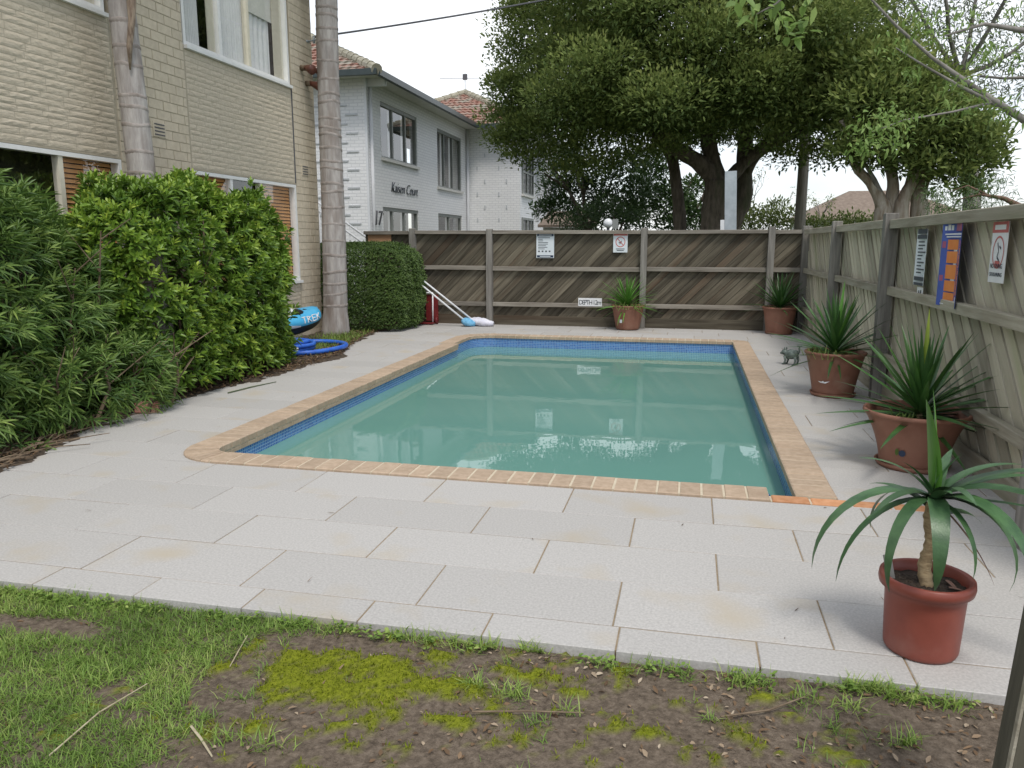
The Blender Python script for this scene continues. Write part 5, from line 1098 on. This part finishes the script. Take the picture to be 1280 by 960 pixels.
# ================================================================ SIGNS
def bars(parent, m, rects, d, place):
    fine = max(z1 - z0 for _, _, z0, z1 in rects) < .07      # lines of small lettering stay together; blocks are pieces of their own
    b = MB()
    for x0, x1, z0, z1 in rects:
        q = [place(x0, z0, d), place(x1, z0, d), place(x1, z1, d), place(x0, z1, d)]
        if fine: b.add(q, [(0, 1, 2, 3)])
        else: MB().add(q, [(0, 1, 2, 3)]).build('print_block', m, parent)
    if fine: o = b.build('print_lines', m, parent); o['kind'] = 'stuff'
def sign(name, label, cat, w_, h_, origin, face, m='signwhite', curl=.0):
    """sheet of w x h standing on the fence; face 'B' = back fence (looks to -Y), 'R' = right fence (looks to -X)"""
    t = thing(name, label, cat, origin)
    def place(u, v, d):    # u,v in 0..1 from lower left as the reader sees it
        x = (u - .5) * w_; z = v * h_; dd = d + curl * 4 * (u - .5) ** 2 * w_
        return (x, -dd, z) if face == 'B' else (-dd, -x, z)
    b = MB(); k = 6
    for i in range(k): 
        u0, u1 = i / k, (i + 1) / k; vs = [place(u0, 0, 0), place(u1, 0, 0), place(u1, 1, 0), place(u0, 1, 0), place(u0, 0, .003), place(u1, 0, .003), place(u1, 1, .003), place(u0, 1, .003)]
        b.add(vs, [(4, 5, 6, 7), (3, 2, 1, 0), (0, 1, 5, 4), (2, 3, 7, 6)] + ([(3, 0, 4, 7)] if i == 0 else []) + ([(1, 2, 6, 5)] if i == k - 1 else []))
    b.build('sheet', mt[m], t); return t, place
def textlines(n, v0, v1, x0=.12, seed=1, ragged=True):
    rs = random.Random(seed); h = (v1 - v0) / n; return [(x0, x0 + (rs.uniform(.25, .75) if ragged else .76), v0 + h * k + h * .25, v0 + h * k + h * .62) for k in range(n)]
def ring(parent, m, place, cu, cv, ru, rv, th, d, name='prohibition_ring'):
    n = 36; vs = []
    for k in range(n):
        a = 2 * math.pi * k / n
        vs += [place(cu + ru * math.cos(a), cv + rv * math.sin(a), d), place(cu + ru * (1 - th) * math.cos(a), cv + rv * (1 - th) * math.sin(a), d)]
    b = MB().add(vs, [(2 * k, 2 * ((k + 1) % n), 2 * ((k + 1) % n) + 1, 2 * k + 1) for k in range(n)]); b.build(name, m, parent)
def slash(parent, m, place, pts, wd, d, name='print'):
    b = MB()
    for (u0, v0), (u1, v1) in pts:
        dx, dy = u1 - u0, v1 - v0; l = math.hypot(dx, dy); nx_, ny_ = -dy / l * wd, dx / l * wd
        b.add([place(u0 + nx_, v0 + ny_, d), place(u0 - nx_, v0 - ny_, d), place(u1 - nx_, v1 - ny_, d), place(u1 + nx_, v1 + ny_, d)], [(0, 1, 2, 3)])
    b.build(name, m, parent)
SY = BF - .034
# back fence: pool rules, no diving, depth
t, pl = sign('pool_rules_sign', 'white sign with dark header and footer bands on the dark fence', 'sign', .335, .45, (-2.66, SY, 1.265), 'B')
bars(t, mt['navy'], [(.04, .96, .88, .985), (.04, .96, .02, .11)], .0045, pl); bars(t, mt['ink'], textlines(8, .34, .86, .1, 3), .0045, pl)
bars(t, mt['ink'], [(.1 + .2 * k, .2 + .2 * k, .24, .30) for k in range(4)], .0045, pl); bars(t, mt['signwhite'], [(.14, .86, .915, .945), (.2, .8, .05, .08)], .0065, pl)
t, pl = sign('no_diving_sign', 'small white prohibition sign above the potted yucca on the dark fence', 'sign', .26, .35, (-1.27, SY, 1.37), 'B')
bars(t, mt['signred'], [(.02, .98, .86, .99)], .0045, pl); ring(t, mt['signred'], pl, .5, .54, .34, .27, .16, .0045)
slash(t, mt['ink'], pl, [((.35, .66), (.62, .46)), ((.45, .42), (.6, .6)), ((.38, .5), (.5, .5))], .02, .005); slash(t, mt['signred'], pl, [((.28, .72), (.72, .36))], .022, .006); bars(t, mt['ink'], [(.2, .8, .16, .20), (.25, .75, .08, .12)], .0045, pl)
t, pl = sign('depth_sign', 'white plate lettered DEPTH 1.2m on the lower rail of the dark fence', 'sign', .44, .15, (-1.80, BF - .075, .385), 'B', 'whitepl')
tx = text('lettering', 'DEPTH 1.2m', .122, (-.208, -.0055, .03), (R(90), 0, 0), mt['ink'], t, 0, .0008, space=.74)
tx.scale = (.41 / max(v.co.x for v in tx.data.vertices), 1, 1)
# right fence
SX = RF - .052
t, pl = sign('pool_rules_sign', 'tall white list sign with dark bands beside the orange poster', 'sign', .30, .47, (SX, 7.28, 1.19), 'R', curl=.06)
bars(t, mt['ink'], [(.03, .97, .92, 1.0), (.03, .97, .83, .90), (.03, .97, .085, .155), (.03, .97, .0, .05)], .0045, pl); bars(t, mt['ink'], textlines(10, .2, .81, .12, 8), .0045, pl); bars(t, mt['signwhite'], [(.2, .8, .10, .14), (.2, .8, .85, .88)], .0065, pl)
t, pl = sign('small_notice', 'small white notice with a dark squiggle under the list sign', 'sign', .17, .11, (SX, 7.27, 1.065), 'R', 'whitepl')
slash(t, mt['ink'], pl, [((.2, .2), (.35, .75)), ((.35, .75), (.5, .3)), ((.5, .3), (.7, .8)), ((.7, .8), (.75, .25))], .05, .0045)
t, pl = sign('resuscitation_poster', 'curling orange and blue first aid poster on the pale fence', 'poster', .44, .62, (SX, 6.42, 1.075), 'R', 'signblue', curl=.10)
bars(t, mt['signpurple'], [(.42, .99, .90, .995)], .0045, pl); bars(t, mt['whitepl'], [(.06, .12, .91, .96), (.14, .22, .91, .98), (.24, .32, .91, .97), (.08, .92, .855, .872), (.12, .85, .825, .84)], .005, pl)
bars(t, mt['signorange'], [(.17, .60, .68, .80), (.17, .60, .52, .66), (.17, .60, .33, .50), (.17, .60, .18, .31), (.17, .60, .06, .165), (.68, .96, .47, .70), (.68, .96, .15, .455)], .0045, pl)
bars(t, mt['signpurple'], [(.68, .96, .71, .79), (.03, .12, .70, .78), (.03, .12, .30, .37), (.62, .66, .1, .6)], .0045, pl)
bars(t, mt['whitepl'], [(.40, .56, .60, .70), (.42, .55, .49, .565), (.36, .54, .30, .42), (.4, .58, .07, .13), (.70, .92, .06, .13)], .006, pl)
bars(t, mt['ink'], [(.2, .38, .735 - .16 * k, .75 - .16 * k) for k in range(4)] + [(.71, .93, .62 - .06 * k, .628 - .06 * k) for k in range(8)], .0065, pl); bars(t, mt['whitepl'], [(.1, .8, .02, .03)], .005, pl)
t, pl = sign('no_diving_sign', 'white prohibition sign with red oval and lettering high on the pale fence', 'sign', .265, .385, (SX, 5.60, 1.295), 'R', 'whitepl')
bars(t, mt['signred'], [(.0, 1., .82, 1.0)], .0045, pl); bars(t, mt['whitepl'], [(.15, .85, .87, .95)], .0055, pl); ring(t, mt['signred'], pl, .5, .50, .36, .27, .12, .0045)
slash(t, mt['ink'], pl, [((.42, .66), (.52, .52)), ((.52, .52), (.45, .42)), ((.45, .42), (.6, .36)), ((.55, .6), (.66, .56))], .018, .005); bars(t, mt['signred'], [(.34, .66, .27, .36)], .0048, pl)
text('lettering', 'NO DIVING', .042, (-.0055, .110, .092), (R(90), 0, R(-90)), mt['ink'], t, 0, .0005, space=.9); text('lettering', 'OR RUNNING', .036, (-.0055, .112, .04), (R(90), 0, R(-90)), mt['ink'], t, 0, .0005, space=.9)
# ================================================================ GRASS, LITTER, TWIGS
def lz(x, y): return lawn_z(x, y)
def cover(x, y):
    """how grassy the lawn is at a point"""
    v = np.interp(x, [-4.5, -1.9, -1.55, -1.25, -.9, 3], [.86, .86, .5, .06, .03, .02]) + .55 * fbm(x, y, 3.1, 6) + .34 * fbm(x, y, 9, 7)
    v += .35 * math.exp(-((y - 2.73) / .035) ** 2) * (.6 + 1.3 * fbm(x, y, 4.5, 9))
    v -= 1.1 * math.exp(-((x + 2.62) / .28) ** 2 - ((y - 2.52) / .06) ** 2) + .8 * math.exp(-((x + 3.1) / .3) ** 2 - ((y - 2.42) / .07) ** 2)
    if x > -1.9: v -= .9 * mossiness(x, y)
    return v
pts = []; tt = []
cand = np.stack([rng.uniform(-4.3, 2.0, 150000), rng.uniform(1.45, 2.775, 150000)], 1)
for x, y in cand:
    if abs(x + .22 * y) > .78 * y + .25 and x < -.9 * y - .9: continue
    c = cover(x, y)
    if c > .42 + .35 * random.random(): pts.append((x, y, lz(x, y) - .004)); tt.append(.42 + .3 * fbm(x, y, 2.4, 8) + random.gauss(0, .21))
pts = np.array(pts); print('grass blades', len(pts))
blades('lawn_grass', pts, .046, .0032, lf['grass'], lean=1.25, tint=np.clip(np.array(tt), 0, 1))['label'] = 'short mown grass over the left half of the lawn'
# taller tufts along the paving edge and in the bare soil
tf = []
spots = [(gnd(x, y, -.05).x, gnd(x, y, -.05).y, n, s) for x, y, n, s in ((20, 730, 60, .06), (60, 738, 60, .06), (105, 745, 70, .06), (190, 760, 60, .05), (500, 800, 50, .03), (530, 806, 60, .04), (575, 812, 70, .045), (605, 812, 60, .035), (670, 815, 50, .03), (595, 868, 60, .02), (640, 877, 80, .03), (710, 900, 25, .02), (780, 840, 60, .05), (830, 840, 40, .05), (930, 858, 110, .05), (1075, 868, 150, .045), (1120, 880, 130, .045), (1060, 890, 50, .04), (1000, 878, 40, .04), (1180, 890, 40, .04), (1130, 938, 50, .02), (890, 905, 20, .02), (360, 785, 60, .05), (420, 795, 50, .05), (270, 930, 60, .05), (330, 940, 60, .05), (120, 860, 90, .08))]
for x, y, n, s in spots:
    q = np.stack([rng.normal(x, s, n), np.minimum(rng.normal(y, s * .45, n), 2.765), np.zeros(n)], 1)
    q[:, 2] = [lz(a, b_) - .004 for a, b_ in q[:, :2]]; tf.append(q)
tf = np.concatenate(tf); blades('grass_tufts', tf, .065, .0042, lf['grass'], lean=1.1, tint=np.clip(.66 + .2 * rng.normal(size=len(tf)), 0, 1))['label'] = 'taller grass tufts along the paving edge'
# clover-like weeds along the edge
P = []; D = []
for _ in range(1500):
    x = random.uniform(-3.3, 1.1); y = 2.76 - abs(random.gauss(0, .03)); 
    if fbm(x, 1., 5, 3) < -.02: continue
    P.append((x, y, lz(x, y) + random.uniform(.005, .035))); 
P = np.array(P); n = len(P); D = unit(n); D[:, 2] = np.abs(D[:, 2]) * .4
leaf_mesh('edge_weeds', P, D, np.tile(np.array([[0, 0, 1.]]), (n, 1)) + .4 * unit(n), .017 + .012 * rng.random(n), np.full(n, .013), lf['grass'], .1, .1, np.clip(.5 + .25 * rng.normal(size=n), 0, 1))['label'] = 'tiny leafy weeds along the paving edge'
# dead leaves on the soil, in the garden bed and a few on the pavers
P = []
for _ in range(3300):
    x = random.uniform(-1.6, 1.15) if random.random() < .82 else random.uniform(-3.2, -1.6); y = random.uniform(1.65, 2.765)
    if random.random() < np.interp(x, [-3.2, -1.6, -.8, .3, 1.1], [.10, .12, .42, .62, 1.]) * (.55 + 1.2 * fbm(x, y, 3.5, 2)) : P.append((x, y, lz(x, y) + random.uniform(.001, .008)))
P = np.array(P); n = len(P); D = unit(n); D[:, 2] *= .22
leaf_mesh('leaf_litter', P, D, np.tile(np.array([[0, 0, 1.]]), (n, 1)) + .35 * unit(n), .018 + .028 * rng.random(n) ** 2, .007 + .009 * rng.random(n), lf['litter'], .25, -.05, np.clip(.5 + .28 * rng.normal(size=n), 0, 1))['label'] = 'dead brown leaves scattered over the bare soil'
P = []
for _ in range(5200):
    y = random.uniform(3.2, 13.6); x = deck_left(y) - random.gauss(.14, .16)
    if x < deck_left(y) + .05: P.append((x, y, .022 + .02 * fbm(x, y, 2.5) + random.uniform(0, .012)))
P = np.array(P); n = len(P); D = unit(n); D[:, 2] *= .25
leaf_mesh('bed_litter', P, D, np.tile(np.array([[0, 0, 1.]]), (n, 1)) + .4 * unit(n), .025 + .04 * rng.random(n), .01 + .01 * rng.random(n), lf['litter'], .25, -.05, np.clip(.32 + .2 * rng.normal(size=n), 0, 1))['label'] = 'dead leaves and bark in the garden bed under the hedge'
b = MB()
for _ in range(70):
    y = random.uniform(3.6, 6.4); x = deck_left(y) - abs(random.gauss(.12, .14)); a = random.uniform(.6, 2.2); l = random.uniform(.12, .5); d = Vector((math.cos(a) * l, math.sin(a) * l, random.uniform(-.01, .05))); p = Vector((x, y, .03)); b.tube([p, p + d * .5 + Vector((random.uniform(-.02, .02), 0, .015)), p + d], [.006, .005, .003], 5)
o = b.build('fallen_twigs', mt['twig']); o['kind'] = 'stuff'; o['label'] = 'fallen twigs along the foot of the narrow leaved shrub'
def straw(label, pix, r_, m, group=None):
    pts = [Vector((*gnd(x, y, -.05).xy, 0)) for x, y in pix]
    for p in pts: p.z = lz(p.x, p.y) + .02
    o = MB().tube(pts, [r_, r_, r_ * .6][:len(pts)] if len(pts) == 3 else r_, 6).build('dry_stalk', m); tag(o, label, 'stalk', group)
strw = M('dry straw stalk', (.36, .30, .19), (.50, .44, .31), 9, .8)
straw('long dry stalk lying diagonally across the thick grass', [(62, 958), (125, 905), (185, 866)], .0028, strw)
straw('short dry stalk standing off the grass edge near the moss', [(288, 842), (298, 824), (310, 806)], .0022, strw)
straw('broad dry leaf stalk at the boundary of grass and soil', [(240, 920), (252, 935), (266, 958)], .0045, strw)
straw('thin dark twig on bare soil near the grass tufts', [(590, 905), (660, 903), (730, 905)], .0035, mt['twig'])
straw('curved dark twig on the bare soil below the red brown pot', [(900, 905), (960, 897), (1012, 880)], .0035, mt['twig'])
P = []
for _ in range(150):
    x, y = random.uniform(-4.4, 1.75), random.uniform(2.85, 9.5)
    if PX0 - .03 < x < PX1 + .05 and PY0 < y < PY1: continue
    if random.random() < (.85 if x > .2 else .3): P.append((x, y, .0045))
P = np.array(P); n = len(P); D = unit(n); D[:, 2] *= .05
leaf_mesh('paving_litter', P, D, np.tile(np.array([[0, 0, 1.]]), (n, 1)) + .1 * unit(n), .015 + .035 * rng.random(n), .003 + .006 * rng.random(n), lf['litter'], .1, 0, np.clip(.25 + .2 * rng.normal(size=n), 0, 1))['label'] = 'stray bits of leaf and twig on the pavers'
# soil and moss crumbs give the bare lawn its relief
P = np.stack([rng.uniform(-1.7, .3, 24000), rng.uniform(1.6, 2.76, 24000), np.zeros(24000)], 1)
P = P[[mossiness(x, y) > .35 for x, y in P[:, :2]]]; P[:, 2] = [lz(x, y) + .012 for x, y in P[:, :2]]
moss_l = leaf_mat('moss tuft', (.09, .115, .008), (.19, .23, .014), (.30, .32, .03), .8, .3, .1)
blades('moss_tufts', P, .015, .004, moss_l, lean=.8)['label'] = 'bright yellow green moss on the bare soil'
